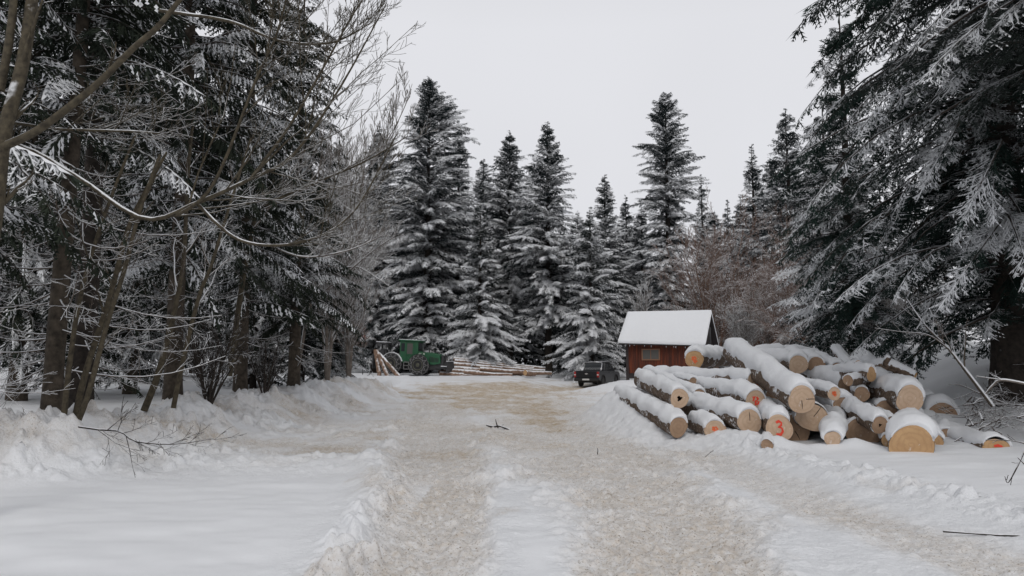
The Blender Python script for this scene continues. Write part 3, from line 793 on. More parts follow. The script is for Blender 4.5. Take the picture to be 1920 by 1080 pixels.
# ---------------------------------------------------------------- bare trees and shrubs
bare_tree('reddish bare tree with dense fine twigs right behind the hut', 1338, 425, 52, 150, 'bark_red', 5, 201, (20, 9, 7), r0=.10, up=.12, rmin=.011, ang=(.6, 1.2), spread=.6)
bare_tree('reddish bare tree under the slender see-through fir', 1432, 450, 54, 125, 'bark_red', 5, 202, (20, 9, 7), r0=.09, up=.12, rmin=.011, ang=(.6, 1.2), spread=.6)
bare_tree('brown bare thicket tree left of the near right firs', 1530, 470, 44, 140, 'bark_red', 6, 203, (22, 10, 8), r0=.07, up=.08, rmin=.009, ang=(.6, 1.2), spread=.6)
bare_tree('small snowy shrub between the hut and the reddish tree', 1395, 560, 46, 70, 'bark_snowy', 6, 204, (14, 8, 6), r0=.04, name='bare_shrub', cat='shrub', rmin=.008)
bare_tree('frosted tall bare tree right of the leaning left spruces', 655, 290, 35, 105, 'bark_snowy', 4, 205, (24, 11, 8), r0=.10, up=.4, rmin=.007)
bare_tree('snow-lined bare tree spreading over the end of the left bank', 615, 300, 31, 125, 'bark_snowy', 4, 206, (22, 10, 8), r0=.10, up=.35, rmin=.006)
bare_tree('frosted bare shrub at the forest foot left of the hut', 1205, 520, 60, 45, 'bark_snowy', 5, 207, (14, 8, 6), r0=.05, name='bare_shrub', cat='shrub', rmin=.011)
bare_tree('dark bare bush at the wood edge left of the skidder', 650, 610, 52, 60, 'bark_red', 7, 208, (12, 8, 6), r0=.03, name='bare_shrub', cat='shrub', rmin=.008)
bare_tree('snow-covered thicket behind the right end of the log pile', 1650, 575, 27, 110, 'bark_snowy', 8, 209, (14, 9, 7), r0=.035, name='bare_shrub', cat='shrub', rmin=.005)
bare_tree('snow-covered thicket above the back logs', 1560, 590, 33, 90, 'bark_snowy', 8, 210, (14, 9, 7), r0=.035, name='bare_shrub', cat='shrub', rmin=.006)
bare_tree('many-stemmed dark bush on the left bank before the marked trunk', 395, 610, 17.5, 85, 'bark_dark', 9, 211, (7, 5, 4), r0=.03, name='bare_shrub', cat='shrub', rmin=.004, spread=.7, ang=(.3, .8))
bare_tree('thin bush just left of the trail-marked trunk', 500, 640, 22, 45, 'bark_dark', 8, 212, (6, 5, 4), r0=.02, name='bare_shrub', cat='shrub', rmin=.004, spread=.7, ang=(.3, .8))

def sapling(label, stems, seed, m='bark_beech', twigs=(9, 6, 4), ratio=.34, ang=(.45, .95), up=.12, rmin=.0035, name='bare_tree', flat=0, cat='tree', t0=.3, tw=None):
    """stems: list of (photo points, radii); the first is the trunk, the others its limbs"""
    P = [limb(p, r, 34) for p, r in stems]
    org = P[0][0][0]
    t = thing(name, label, cat, org)
    v, f = tubes(P[0][0][None], P[0][1][None], 9); mesh('trunk', v, f, M[m], t, smooth=True, org=org)
    S = np.array([p[0] for p in P]); R = np.array([p[1] for p in P])
    for j in range(len(P)):
        L = (S[j:j + 1], R[j:j + 1]); parts, ns = ([L], [7]) if j else ([], []); rt = ratio
        for i, c in enumerate(twigs):
            L = grow(*L, c, rt, ang, up, t0 if i == 0 else .2, .97, .5, rmin, 6 if i == 0 else 4, seed + i + j * 31, flat=flat, curve=.15)
            if not len(L[0]): break
            rt = .5; parts.append(L); ns.append(4 if i == 0 else 3)
        V, Fq = pack(parts, ns); mesh('limb' if j else 'branches', V, Fq, M[tw or m], t, org=org)
    return t

sapling('leaning lichened sapling in front of the thick dark trunk, forked near its top',
        [([(135, 812, 12.6), (160, 700, 12.7), (205, 560, 12.9), (240, 430, 13.1), (275, 355, 13.2), (312, 285, 13.3)], [.058, .052, .046, .042, .036, .026]),
         ([(250, 415, 13.1), (290, 330, 13.1)], [.04, .03])], 301, twigs=(5, 4, 3), ratio=.2)
sapling('second leaning sapling, thinner, between the brown and the dark trunk',
        [([(118, 800, 12.3), (128, 700, 12.4), (150, 560, 12.5), (190, 420, 12.6), (255, 250, 12.9)], [.05, .045, .035, .03, .02])], 302, twigs=(6, 4, 3), ratio=.22)
sapling('straight leaning sapling with pale lichen crossing the dark trunk',
        [([(140, 805, 12.4), (165, 740, 12.4), (200, 610, 12.4), (235, 500, 12.5), (262, 395, 12.6), (300, 290, 12.8)], [.048, .044, .04, .036, .032, .024])], 303, twigs=(5, 4, 3), ratio=.2)
sapling('curved brown sapling rising from the bank behind the fallen branch',
        [([(270, 770, 15), (300, 690, 15), (330, 570, 15.2), (345, 480, 15.4), (352, 330, 15.7), (365, 200, 16)], [.07, .062, .052, .045, .036, .025])], 304, twigs=(8, 5, 4), ratio=.28, tw='bark_dead')
sapling('thin bent sapling beside the curved brown one',
        [([(325, 765, 15), (340, 690, 15), (372, 560, 15), (395, 500, 15), (420, 420, 15.2), (470, 260, 15.6)], [.05, .05, .04, .035, .03, .02])], 305, twigs=(8, 5, 4), ratio=.28, tw='bark_dead')
sapling('old lichened tree at the upper left corner with a limb crossing the sky side',
        [([(-60, 900, 8.2), (-40, 600, 8.2), (-8, 380, 8.2), (8, 250, 8.2), (40, 130, 8.3), (60, 0, 8.4), (75, -160, 8.5)], [.12, .11, .085, .075, .07, .065, .05]),
         ([(-20, 285, 8.2), (60, 250, 8.1), (130, 200, 8.0), (190, 150, 7.9), (250, 90, 7.8), (305, 40, 7.7), (380, -60, 7.6)], [.05, .045, .04, .036, .032, .028, .02]),
         ([(0, 170, 8.3), (20, 60, 8.3), (30, -60, 8.3)], [.05, .045, .04])], 306, twigs=(4, 4, 3), ratio=.16)
# the wide arching tree whose limbs sweep out over the clearing
sapling('wide bare tree behind the spruces whose limbs arch over the clearing against the sky',
        [([(-250, 800, 11.5), (-180, 600, 11.5), (-90, 430, 11.5), (-60, 300, 11.5), (-50, 120, 11.5), (-40, -200, 11.5)], [.16, .15, .13, .1, .08, .05]),
         ([(-90, 260, 11.5), (40, 275, 11.4), (150, 335, 11.2), (270, 410, 11), (370, 380, 10.8), (470, 335, 10.6), (550, 290, 10.4), (640, 160, 10.2), (725, 5, 10)], [.05, .042, .038, .035, .033, .028, .022, .015, .007]),
         ([(370, 382, 10.8), (450, 450, 10.7), (560, 455, 10.5), (660, 400, 10.3), (745, 250, 10.1)], [.03, .024, .02, .014, .007]),
         ([(330, 405, 10.9), (400, 345, 10.6), (480, 150, 10.4), (520, 60, 10.2), (550, -60, 10)], [.028, .024, .02, .016, .01]),
         ([(470, 335, 10.6), (540, 240, 10.4), (610, 120, 10.2), (660, 30, 10), (720, -60, 9.9)], [.024, .02, .015, .011, .007]),
         ([(300, 20, 10.8), (430, 40, 10.6), (520, 75, 10.5), (620, 80, 10.2), (700, 40, 10)], [.03, .026, .02, .014, .007]),
         ([(-90, 235, 11.5), (0, 228, 11.4), (110, 242, 11.3), (240, 246, 11.2), (300, 250, 11)], [.04, .03, .025, .02, .012])], 307,
        twigs=(18, 8, 5), ratio=.42, ang=(.3, .9), up=.12, rmin=.0032, tw='bark_beech', t0=.40)
sapling('snow-lined bare branch tree leaning out below the arching limbs',
        [([(430, 705, 20), (450, 560, 20), (470, 450, 20), (490, 392, 20), (585, 345, 19), (680, 305, 18.4), (765, 255, 18)], [.08, .07, .06, .05, .035, .022, .01]),
         ([(480, 400, 20), (560, 360, 19.5), (640, 320, 19), (720, 270, 18.5), (770, 175, 18)], [.03, .028, .02, .015, .008]),
         ([(470, 440, 20), (560, 480, 19.5), (650, 470, 19), (720, 440, 18.5)], [.035, .03, .022, .01])], 308,
        twigs=(16, 8, 5), ratio=.3, ang=(.3, .8), up=.25, rmin=.0055, tw='bark_snowy', t0=.35)
sapling('bent snow-loaded birch bowed low beside the far left fir',
        [([(560, 690, 30), (575, 600, 30), (600, 530, 29.5), (660, 500, 29), (705, 520, 28.6), (740, 545, 28.3)], [.07, .06, .055, .04, .025, .012]),
         ([(590, 560, 30), (640, 520, 29), (700, 470, 28.5), (745, 440, 28)], [.04, .035, .025, .012])], 309,
        twigs=(14, 8, 6), ratio=.35, rmin=.006, tw='bark_snowy', m='bark_snowy')

# right side: leaning sapling behind the brush, brush pile, hanging twig
sapling('thin grey sapling leaning over the brush pile under the huge fir',
        [([(1862, 762, 15.6), (1815, 700, 15.8), (1780, 655, 16), (1735, 610, 16.2), (1700, 560, 16.5)], [.045, .04, .03, .022, .012]),
         ([(1780, 655, 16), (1740, 628, 16), (1690, 622, 16), (1640, 615, 16)], [.018, .015, .01, .007])], 310,
        twigs=(9, 6, 4), ratio=.35, rmin=.0035, tw='bark_dead', m='bark_dead', t0=.25)
sapling('long pale crooked branch reaching in from the right edge above the brush',
        [([(1935, 722, 13.5), (1880, 712, 13.6), (1862, 722, 13.7), (1848, 738, 13.8)], [.028, .026, .022, .014]),
         ([(1880, 712, 13.6), (1850, 708, 13.6), (1830, 705, 13.6)], [.012, .009, .006])], 311, twigs=(4, 4, 3), ratio=.3, tw='bark_snowy', m='bark_snowy', name='branch', cat='branch')
sapling('dark twig hanging in at the right edge before the snowfield',
        [([(1950, 800, 8.6), (1925, 838, 8.5), (1905, 880, 8.4), (1890, 905, 8.4), (1884, 893, 8.4)], [.011, .010, .007, .004, .003]),
         ([(1945, 842, 8.5), (1915, 830, 8.5), (1890, 826, 8.5), (1848, 825, 8.5)], [.008, .006, .005, .003]),
         ([(1950, 900, 8.4), (1920, 870, 8.4), (1908, 858, 8.4)], [.006, .005, .003])], 312, twigs=(3, 3), ratio=.25, tw='bark_dark', m='bark_dark', name='branch', cat='branch')
g = np.random.default_rng(77)
S, R = [], []
for k in range(120):
    px, Y_ = g.uniform(1800, 2120), g.uniform(14.4, 17.5); x = XP(px, Y_); z = gz(x, Y_) + g.uniform(0, .5)
    az = g.uniform(0, 6.28); l = g.uniform(.5, 1.6)
    d = np.array([math.cos(az), math.sin(az) * .6, g.uniform(-.12, .5)])
    s = np.linspace(-.5, .5, 7)[:, None]
    S.append(np.array([x, Y_, z + .15]) + d * s * l + np.array([g.normal() * .1, g.normal() * .1, -.2]) * (s ** 2) * l + g.normal(size=(7, 3)) * .02); R.append(np.linspace(.02, .006, 7) * g.uniform(.4, 1.3))
S, R = np.array(S), np.array(R)
A2 = grow(S, R, 6, .4, (.4, 1.0), .05, .1, .97, .5, .0035, 4, 78); A3 = grow(*A2, 4, .5, (.4, 1.0), .02, .1, .97, .6, .003, 4, 79)
V, Fq = pack([(S, R), A2, A3], [5, 3, 3])
tag(mesh('brush_pile', V, Fq, snowy('bark_brush', ((.05, .04, .035), (.13, .105, .09)), .38, 1.5, 10)), 'tangled heap of snowy brushwood at the right edge beyond the logs', 'brush pile', kind='stuff')

# fallen branch on the left bank and sticks on the road
def stick(label, pts, rad, seed, tw=(6, 4), ratio=.3, name='stick', m='bark_dark', cat='stick', rmin=.003):
    P = np.array([U(px, py, Y_) for px, py, Y_ in pts])
    C, Rr = resample(P, rad, 14)
    L = (C[None], Rr[None]); parts = [L]; ns = [6]; rt = ratio
    for i, c in enumerate(tw):
        L = grow(*L, c, rt, (.35, .9), .06, .1 if i == 0 else .2, .98, .5, rmin, 5, seed + i, flat=.4); rt = .5; parts.append(L); ns.append(4)
    V, Fq = pack(parts, ns)
    o = mesh(name, V - C[0], Fq, M[m]); o.location = C[0]
    return tag(o, label, cat)
stick('long dark fallen branch with fine twigs lying across the left snow bank',
      [(148, 800, 11.8), (190, 806, 11.6), (225, 809, 11.4), (250, 826, 11.2), (290, 832, 11.1), (340, 832, 11.0), (400, 822, 11)], [.018, .016, .014, .012, .009, .007, .003], 401, (16, 5, 3), .42, 'fallen_branch', cat='branch')
stick('dark broken twig lying in the middle of the sandy road', [(912, 797, 20.3), (925, 800, 20.2), (938, 799, 20.1), (957, 807, 19.9)], [.02, .03, .025, .04], 402, (3, 2), .3)
stick('upright twig sticking out of the broken one on the road', [(934, 803, 20.1), (931, 794, 20.1), (929, 786, 20.1)], [.02, .014, .006], 403, (2,), .3)
stick('long reddish stick half buried in snow at the lower right edge', [(1768, 996, 7.75), (1820, 1000, 7.65), (1870, 1003, 7.55), (1935, 1006, 7.5)], [.012, .008, .012, .014], 404, (3,), .08, m='bark_dark')
stick('thin forked twig on the right wheel-track berm', [(1322, 857, 13.6), (1330, 850, 13.6), (1338, 844, 13.6)], [.006, .005, .003], 405, (2,), .4)
stick('short twig standing in the snow between the tracks', [(1120, 852, 14.0), (1121, 845, 14.0), (1120, 840, 14.0)], [.008, .006, .004], 406, (1,), .3)

# ---------------------------------------------------------------- the log pile
def frame(ax):
    s = N3(np.cross(ax, [0, 0, 1.0])); u = np.cross(s, ax); return s, u

def ribbon(strokes, w, d=.006):
    """flat painted strokes in the local plane (s, u): list of polylines -> verts (in plane coords), faces"""
    V, Fc = [], []
    for st in strokes:
        st = np.array(st, float); T = np.gradient(st, axis=0); T /= np.linalg.norm(T, axis=1)[:, None] + 1e-9
        nrm = np.stack([-T[:, 1], T[:, 0]], -1); ww = w * (1 + .35 * np.sin(np.arange(len(st)) * 2.1))[:, None]
        n = len(V); L_ = len(st)
        V += list(st + nrm * ww / 2) + list(st - nrm * ww / 2)
        Fc += [[n + i, n + i + 1, n + L_ + i + 1, n + L_ + i] for i in range(L_ - 1)]
    return np.array(V), Fc
THREE = [[(-.4, .75), (-.05, .95), (.3, .75), (.25, .4), (-.05, .18), (.35, .02), (.45, -.4), (.15, -.85), (-.4, -.75)]]
SPLASH = [[(-.5, .5), (-.1, .35), (.1, .6), (.4, .1)], [(-.55, .1), (-.1, -.05), (.3, -.1), (.55, -.5)], [(-.2, -.3), (.15, -.5), (.2, -.8)]]
ZIG = [[(-.6, .6), (-.2, .8), (-.5, 0), (-.1, .1), (.0, -.7)], [(.1, .7), (.4, .4), (.1, .0), (.5, -.1), (.3, -.6)]]

LOGS = []
def log(label, f, b, cut='cut', snow=.12, mark=None, mcol='paint_orange', hollow=0, rb=1.0, phim=1.32, seed=None, tilt=(0, 0), bend=0.0, squash=1.0, crack=None, bark='log_bark', group='felled trunks in the pile', K=16):
    seed = seed or (int(f[0] * 7 + f[1] * 3) % 9973)
    g = np.random.default_rng(seed)
    A, B = U(f[0], f[1], f[3]), U(b[0], b[1], b[2]); r = f[2] / F * f[3]
    ax = N3(B - A); Ln = float(np.linalg.norm(B - A)); s, u = frame(ax)
    t = thing('log', label, 'log', A, 0, group)
    n = 36
    th = 2 * np.pi * np.arange(n) / n
    o1, o2 = g.uniform(0, 6.28, 2)
    out = 1 + .05 * np.sin(2 * th + o1) + .035 * np.sin(3 * th + o2)
    vv = np.linspace(0, 1, K)
    cen = ax[None] * (vv * Ln)[:, None] + u[None] * (bend * 4 * vv * (1 - vv))[:, None]
    rr = r * (1 + (rb - 1) * vv)
    bumps = 1 + .035 * np.array([np.interp(th, th, fbm(np.cos(th) * 2 + k * .6, np.sin(th) * 2 + seed, 3, seed % 50)) for k in range(K)]) * 1.3
    rad = rr[:, None] * out[None] * bumps
    pos = cen[:, None] + rad[..., None] * (np.cos(th)[None, :, None] * s + squash * np.sin(th)[None, :, None] * u)
    tl = (np.cos(th) * tilt[0] + np.sin(th) * tilt[1]) * r          # the saw cut is not quite square
    pos[0] += ax[None] * tl[:, None]
    idx = np.arange(K * n).reshape(K, n)
    Fq = np.stack([idx[:-1], np.roll(idx[:-1], -1, 1), np.roll(idx[1:], -1, 1), idx[1:]], -1).reshape(-1, 4)
    V = pos.reshape(-1, 3); V = np.concatenate([V, [cen[-1]]])
    Ft = np.stack([np.full(n, len(V) - 1), idx[-1], np.roll(idx[-1], -1)], -1)
    mesh('bark', V, [Fq, Ft], M[bark], t, smooth=True)
    # the sawn face, a hair proud
    rings = [0, .3, .6, .85, .985] if not hollow else [hollow, .6, .85, .985]
    C, fc = [], []
    for q in rings:
        wob = (1 + .22 * np.sin(th * 3 + 1) + .15 * np.sin(th * 5)) if (hollow and q == hollow) else 1
        C.append(cen[0] - ax * .004 + (pos[0] - cen[0]) * (q * wob if np.isscalar(wob) else (q * wob)[:, None]))
    C = np.array(C); ix = np.arange(C.shape[0] * n).reshape(-1, n)
    fq = np.stack([ix[:-1], ix[1:], np.roll(ix[1:], -1, 1), np.roll(ix[:-1], -1, 1)], -1).reshape(-1, 4)
    cf = mesh('cut_face', C.reshape(-1, 3), fq, M[cut], t)
    if hollow:
        hv = np.concatenate([C[0], C[0] * .8 + ax * .35]); i0 = np.arange(n)
        mesh('hollow', hv, [np.stack([i0, i0 + n, np.roll(i0, -1) + n, np.roll(i0, -1)], -1)], M['bark_dark'], t)
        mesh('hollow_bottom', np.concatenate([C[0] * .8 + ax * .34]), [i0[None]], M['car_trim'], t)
    if mark:
        pv, pf = ribbon(mark, r * .17 / (r * .55)); pv = pv * r * .55
        if 'mo' in globals() and False: pass
        P3 = pv[:, :1] * s + pv[:, 1:] * u - ax * .010
        P3 += ax * ((pv[:, :1] * tilt[0] + pv[:, 1:] * tilt[1] / max(squash, .3)))
        mesh('paint_mark', P3, [np.array(pf)], M[mcol], t)
    if crack:
        for (a0, r0_, a1, r1_) in crack:
            q = np.array([[math.cos(a0) * r0_, math.sin(a0) * r0_], [(math.cos(a0) * r0_ + math.cos(a1) * r1_) / 2 + .02, (math.sin(a0) * r0_ + math.sin(a1) * r1_) / 2], [math.cos(a1) * r1_, math.sin(a1) * r1_]]) * r
            pv, pf = ribbon([q], .012); mesh('crack', pv[:, :1] * s + pv[:, 1:] * u - ax * .008, [np.array(pf)], M['bark_dark'], t)
    if snow > 0:
        Ks, ns = 44, 19
        vs = np.concatenate([[-.035, -.03, 0, .04, .1, .2], np.linspace(.34, Ln - .1, Ks - 8), [Ln, Ln + .05]]); vs = np.where(vs > Ln + .06, Ln, vs); vs = np.sort(vs)
        q = np.clip(vs / Ln, 0, 1)
        ts = snow * (.85 + .5 * fbm(vs * 1.3 + seed, vs * 0, 3, 7)) * np.minimum(1, .30 + np.sqrt(np.clip((vs + .035) / .16, 0, 1)) * .7) * np.minimum(1, .35 + np.sqrt(np.clip((Ln + .05 - vs) / .15, 0, 1)) * .65)
        grid = []
        for j, v in enumerate(vs):
            c0 = ax * v + u * (bend * 4 * q[j] * (1 - q[j]))
            rl = r * (1 + (rb - 1) * q[j])
            pl = phim + .4 * fbm(np.array([v * 2.1]), np.array([seed * 1.3]), 3, 3)[0] + .06 * g.normal()
            pr_ = phim + .4 * fbm(np.array([v * 2.1]), np.array([seed * 2.3]), 3, 4)[0] + .06 * g.normal()
            ph = np.concatenate([np.linspace(-pl, 0, 10)[:-1], np.linspace(0, pr_, 10)])
            lim = np.where(ph < 0, pl, pr_)
            th_ = ts[j] * np.clip(np.cos(ph / lim * 1.57), 0, 1) ** .62 * (1 + .55 * fbm(np.full(19, v * 2.6 + seed), ph * 1.6 + seed, 3, 21)) + .012 * fbm(np.full(19, v * 9.), ph * 4, 2, 22)
            ro = rl * np.interp((np.pi / 2 - ph) % (2 * np.pi), np.append(th, 2 * np.pi), np.append(out, out[0])) + th_ - .004
            tls = (np.sin(ph) * -0 + np.cos(np.pi / 2 - ph) * tilt[0] + np.cos(ph) * tilt[1]) * r * (1 if v < .05 else max(0, 1 - v / .3))
            grid.append(c0 + ro[:, None] * (np.sin(ph)[:, None] * s + squash ** .5 * np.cos(ph)[:, None] * u) + ax * tls[:, None])
        grid = np.array(grid); m_ = grid.shape[1]
        ix = np.arange(grid.shape[0] * m_).reshape(-1, m_)
        Fs = np.stack([ix[:-1, :-1], ix[1:, :-1], ix[1:, 1:], ix[:-1, 1:]], -1).reshape(-1, 4)
        inner = grid[0] * 0 + (cen[0] + (grid[0] - cen[0] + ax * .035) * (r * .9 / np.linalg.norm(grid[0] - cen[0] + ax * .035, axis=1))[:, None]) + ax * .02
        V = np.concatenate([grid.reshape(-1, 3), inner]); i2 = np.arange(m_) + grid.shape[0] * m_
        Fe = np.stack([i2[:-1], ix[0, :-1], ix[0, 1:], i2[1:]], -1)
        ls = ix[-1]; Fb = np.stack([ls[:-1], np.full(m_ - 1, ls[0]), ls[1:]], -1)[1:]
        mesh('snow_cap', V, [Fs, Fe, Fb], M['snow'], t, smooth=True)
    LOGS.append(t)
    return t

log('hollow-ended log, leftmost of the upper front logs', (1274, 747, 18, 17), (1202, 711, 21.5), hollow=.24, snow=.12, rb=1.0)
log('lowest leftmost log with a ragged brown broken end', (1272, 801, 19, 16.3), (1176, 745, 20.8), 'cut_b', snow=.15, tilt=(.25, 0))
log('thin log behind the hollow one, face peeping between logs', (1311, 741, 12, 18.2), (1214, 698, 22.5), 'cut_b', snow=.09)
log('small log end under the long snowy log, deep in the stack', (1299, 717, 9, 19.6), (1240, 700, 22.5), 'cut_b', snow=.06)
log('round clean-sawn log at the bottom front, right of the dark ragged one', (1405, 791, 23.5, 15.5), (1283, 757, 19), snow=.14, crack=[(1.2, .1, 1.6, .8)])
log('dark ragged-barked log with an orange splash, low in front', (1341, 806, 18, 15.9), (1305, 792, 17.2), snow=.10, mark=SPLASH, tilt=(-.5, 0))
log('log with a red painted squiggle on its snowy face', (1417, 752, 20, 16.5), (1300, 722, 20.5), snow=.13, mark=ZIG, mcol='paint_red', rb=1.1)
log('long lumpy-snowed log with an orange smear, upper left of the pile', (1419, 716, 20, 17.6), (1232, 705, 22.5), snow=.10, mark=SPLASH, rb=.78)
log('back log facing left with orange paint, nearest the hut', (1302, 674, 17, 21), (1362, 672, 25), 'cut_o', snow=.17, mark=SPLASH, phim=1.4)
log('longest big log sloping down from the top of the pile, pale round end', (1503, 749, 26, 15), (1376, 660, 20), snow=.14, crack=[(.1, .3, .05, .95), (4.7, .05, 4.8, .7)], rb=1.1)
log('pale round log end high at the back of the pile', (1497, 684, 18, 19), (1400, 672, 23.5), snow=.13)
log('splintered brown snag beside the high pale log end', (1530, 683, 14, 19.1), (1478, 667, 22), 'cut_b', snow=.13, tilt=(-.8, .2))
log('slim log with a fully orange-painted end', (1564, 738, 12.5, 15.5), (1500, 722, 17.5), snow=.09, mark=SPLASH + [[(-.6, .3), (.5, .4)], [(-.5, -.2), (.6, -.2)]])
log('wide cracked log end right below the longest log', (1523, 783, 30, 15.4), (1470, 765, 19.5), snow=.05, crack=[(.6, .1, .9, .9)], squash=.85)
log('log marked with a red number three, bottom front', (1461, 803, 25, 15), (1425, 770, 18), snow=.15, mark=THREE, mcol='paint_red', rb=.9, phim=1.0)
log('dark brown log end right of the red number three', (1489, 806, 28, 15.7), (1465, 790, 19.5), 'cut_b', snow=.05, squash=1.1, crack=[(5.3, .1, 5.2, .7)])
log('knotty mossy log sloping down over the middle of the pile', (1650, 797, 16, 14.3), (1560, 752, 17.6), 'cut_b', snow=.13, tilt=(.3, 0), hollow=.16)
log('small round log end deep in snow at the bottom middle', (1561, 823, 14.5, 14.2), (1564, 782, 17), snow=.20, rb=1.9, phim=1.45)
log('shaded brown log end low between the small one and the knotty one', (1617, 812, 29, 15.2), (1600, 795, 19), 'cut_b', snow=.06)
log('big log with speckled oval face at the right of the pile', (1706, 748, 26, 15.5), (1600, 712, 19.3), 'cut', snow=.14, tilt=(.15, 0))
log('biggest half-buried log end in front, orange wood', (1710, 836, 38, 13.4), (1700, 800, 17), 'cut_o', snow=.19, rb=.85, phim=1.2)
log('half-buried snow-covered log with a red streak, far right', (1868, 841, 24, 14.0), (1735, 790, 17), 'cut_o', snow=.16, mark=[[(-.3, .35), (.2, .45), (.8, .3)]], mcol='paint_red', rb=.85, bend=-.12, squash=.8)
log('narrow log end squeezed right behind the biggest one', (1756, 828, 12, 14.6), (1722, 785, 18), 'cut_o', snow=.14, rb=1.2)
log('wide snow-roofed log end with cracks, back right by the brush', (1768, 783, 27, 17), (1700, 760, 20.5), 'cut_b', snow=.16, crack=[(2.4, .2, .6, .8), (2, .6, 1, .9)])
log('short oblique-cut log resting on top of the right side', (1634, 702, 14, 16.6), (1572, 700, 18.2), 'cut_o', snow=.10, tilt=(.7, 0))
log('stubby barked log end under the oblique-cut one', (1590, 713, 10, 16.4), (1650, 712, 17.8), 'cut_b', snow=.06)
log('thin stick-like log with orange end on top of the pile', (1609, 682, 6.5, 17.2), (1576, 692, 18.2), 'cut_o', snow=.05)
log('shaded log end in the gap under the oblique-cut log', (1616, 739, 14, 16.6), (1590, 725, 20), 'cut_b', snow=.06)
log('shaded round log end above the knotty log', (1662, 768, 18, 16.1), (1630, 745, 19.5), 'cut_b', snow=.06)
log('buried log showing only an arc of its face in the front snow', (1438, 834, 11, 14.1), (1440, 815, 15.8), 'cut_b', snow=.05, rb=.9)
log('snow-buried trunk end pointing up at the back left of the top', (1566, 655, 7, 20.5), (1600, 696, 18.5), snow=.10, rb=1.6, phim=1.5)
log('snow-buried trunk end pointing up at the back right of the top', (1610, 668, 9, 19.8), (1660, 706, 18), snow=.12, rb=1.5, phim=1.5)
log('fully snow-covered log along the back between the high pale end and the long log', (1420, 668, 12, 22.5), (1530, 668, 23.5), snow=.15, phim=1.5)
log('snow-blanketed log just right of the longest log', (1590, 725, 20, 17.8), (1512, 700, 20), 'cut_b', snow=.16, phim=1.5)
log('snowy log bridging the middle under the slim orange-ended log', (1580, 765, 20, 16.3), (1510, 745, 18.5), 'cut_b', snow=.16, phim=1.5)
log('snowy log inside the stack right of the squiggle-marked one', (1455, 775, 16, 17), (1395, 755, 20), 'cut_b', snow=.14)
log('snowy low log at the left foot beside the ragged-ended one', (1238, 778, 13, 18.2), (1160, 738, 22), 'cut_b', snow=.12, phim=1.5)
log('snow-covered inner log below the hollow-ended one', (1335, 770, 17, 17.3), (1260, 740, 20.5), 'cut_b', snow=.13, phim=1.4)
log('snow-covered log buried between biggest end and the red-streaked log', (1775, 818, 14, 15.4), (1740, 795, 18), 'cut_b', snow=.15, phim=1.4)

log('slim bark-covered log crossing under the oblique-cut one on the right', (1668, 722, 9, 16.9), (1575, 708, 18.5), 'cut_b', snow=.08)
log('thin log squeezed between the speckled oval face and the knotty log', (1672, 790, 9, 15.0), (1610, 752, 18.3), 'cut_b', snow=.07)
log('small log end peeping just left of the knotty log tip', (1606, 776, 11, 16.0), (1570, 762, 18.8), 'cut_b', snow=.08)
log('thin snowy pole lying on top near the crooked limb', (1678, 694, 6, 17.9), (1598, 676, 19.6), 'cut_b', snow=.08, phim=1.5)
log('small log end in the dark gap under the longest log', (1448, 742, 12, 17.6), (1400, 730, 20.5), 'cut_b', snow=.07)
log('short snowy log end at the upper back by the splintered snag', (1570, 690, 10, 18.6), (1530, 674, 21.5), 'cut_b', snow=.13, phim=1.5)
log('small orange-wood log end low between the biggest end and the shaded one', (1664, 826, 11, 14.3), (1648, 806, 17), 'cut_o', snow=.08)
log('snowy slim log along the far right back edge of the pile', (1742, 752, 10, 17.8), (1655, 728, 19.5), 'cut_b', snow=.13, phim=1.5)

# crooked limb with a fork on top of the pile
def crooked():
    A = U(1716, 705, 17); t = thing('log', 'crooked forked limb with an orange cut tip, top right of the pile', 'log', A, 0, 'felled trunks in the pile')
    C, R_ = resample([U(1716, 705, 17), U(1690, 694, 17.2), U(1665, 685, 17.4), U(1635, 690, 17.8), U(1600, 700, 18.4)], [.09, .11, .13, .15, .16], 16)
    v, f = tubes(C[None], R_[None], 12)
    C2, R2 = resample([U(1664, 690, 17.4), U(1662, 680, 17.35), U(1666, 670, 17.3)], [.10, .085, .06], 6)
    v2, f2 = tubes(C2[None], R2[None], 10)
    mesh('bark', np.concatenate([v, v2]), np.concatenate([f, f2 + len(v)]), M['log_bark'], t, smooth=True, org=A)
    ax = N3(C[1] - C[0]); s, u = frame(ax); th = np.arange(14) * 6.2832 / 14
    mesh('cut_face', (C[0] - ax * .004 + .088 * (np.cos(th)[:, None] * s + np.sin(th)[:, None] * u)), [np.arange(14)[None]], M['cut_o'], t, org=A)
    up = np.array([0, 0, 1.0])
    P, Rr = C.copy(), R_ * .95; P = P + up * (R_ * .42)[:, None]
    v, f = tubes(P[None], Rr[None], 12)
    P2 = C2 + up * .05; v2, f2 = tubes(P2[None, 3:], (R2 * .9)[None, 3:], 8)
    mesh('snow_cap', np.concatenate([v, v2]), np.concatenate([f, f2 + len(v)]), M['snow'], t, smooth=True, org=A)
crooked()

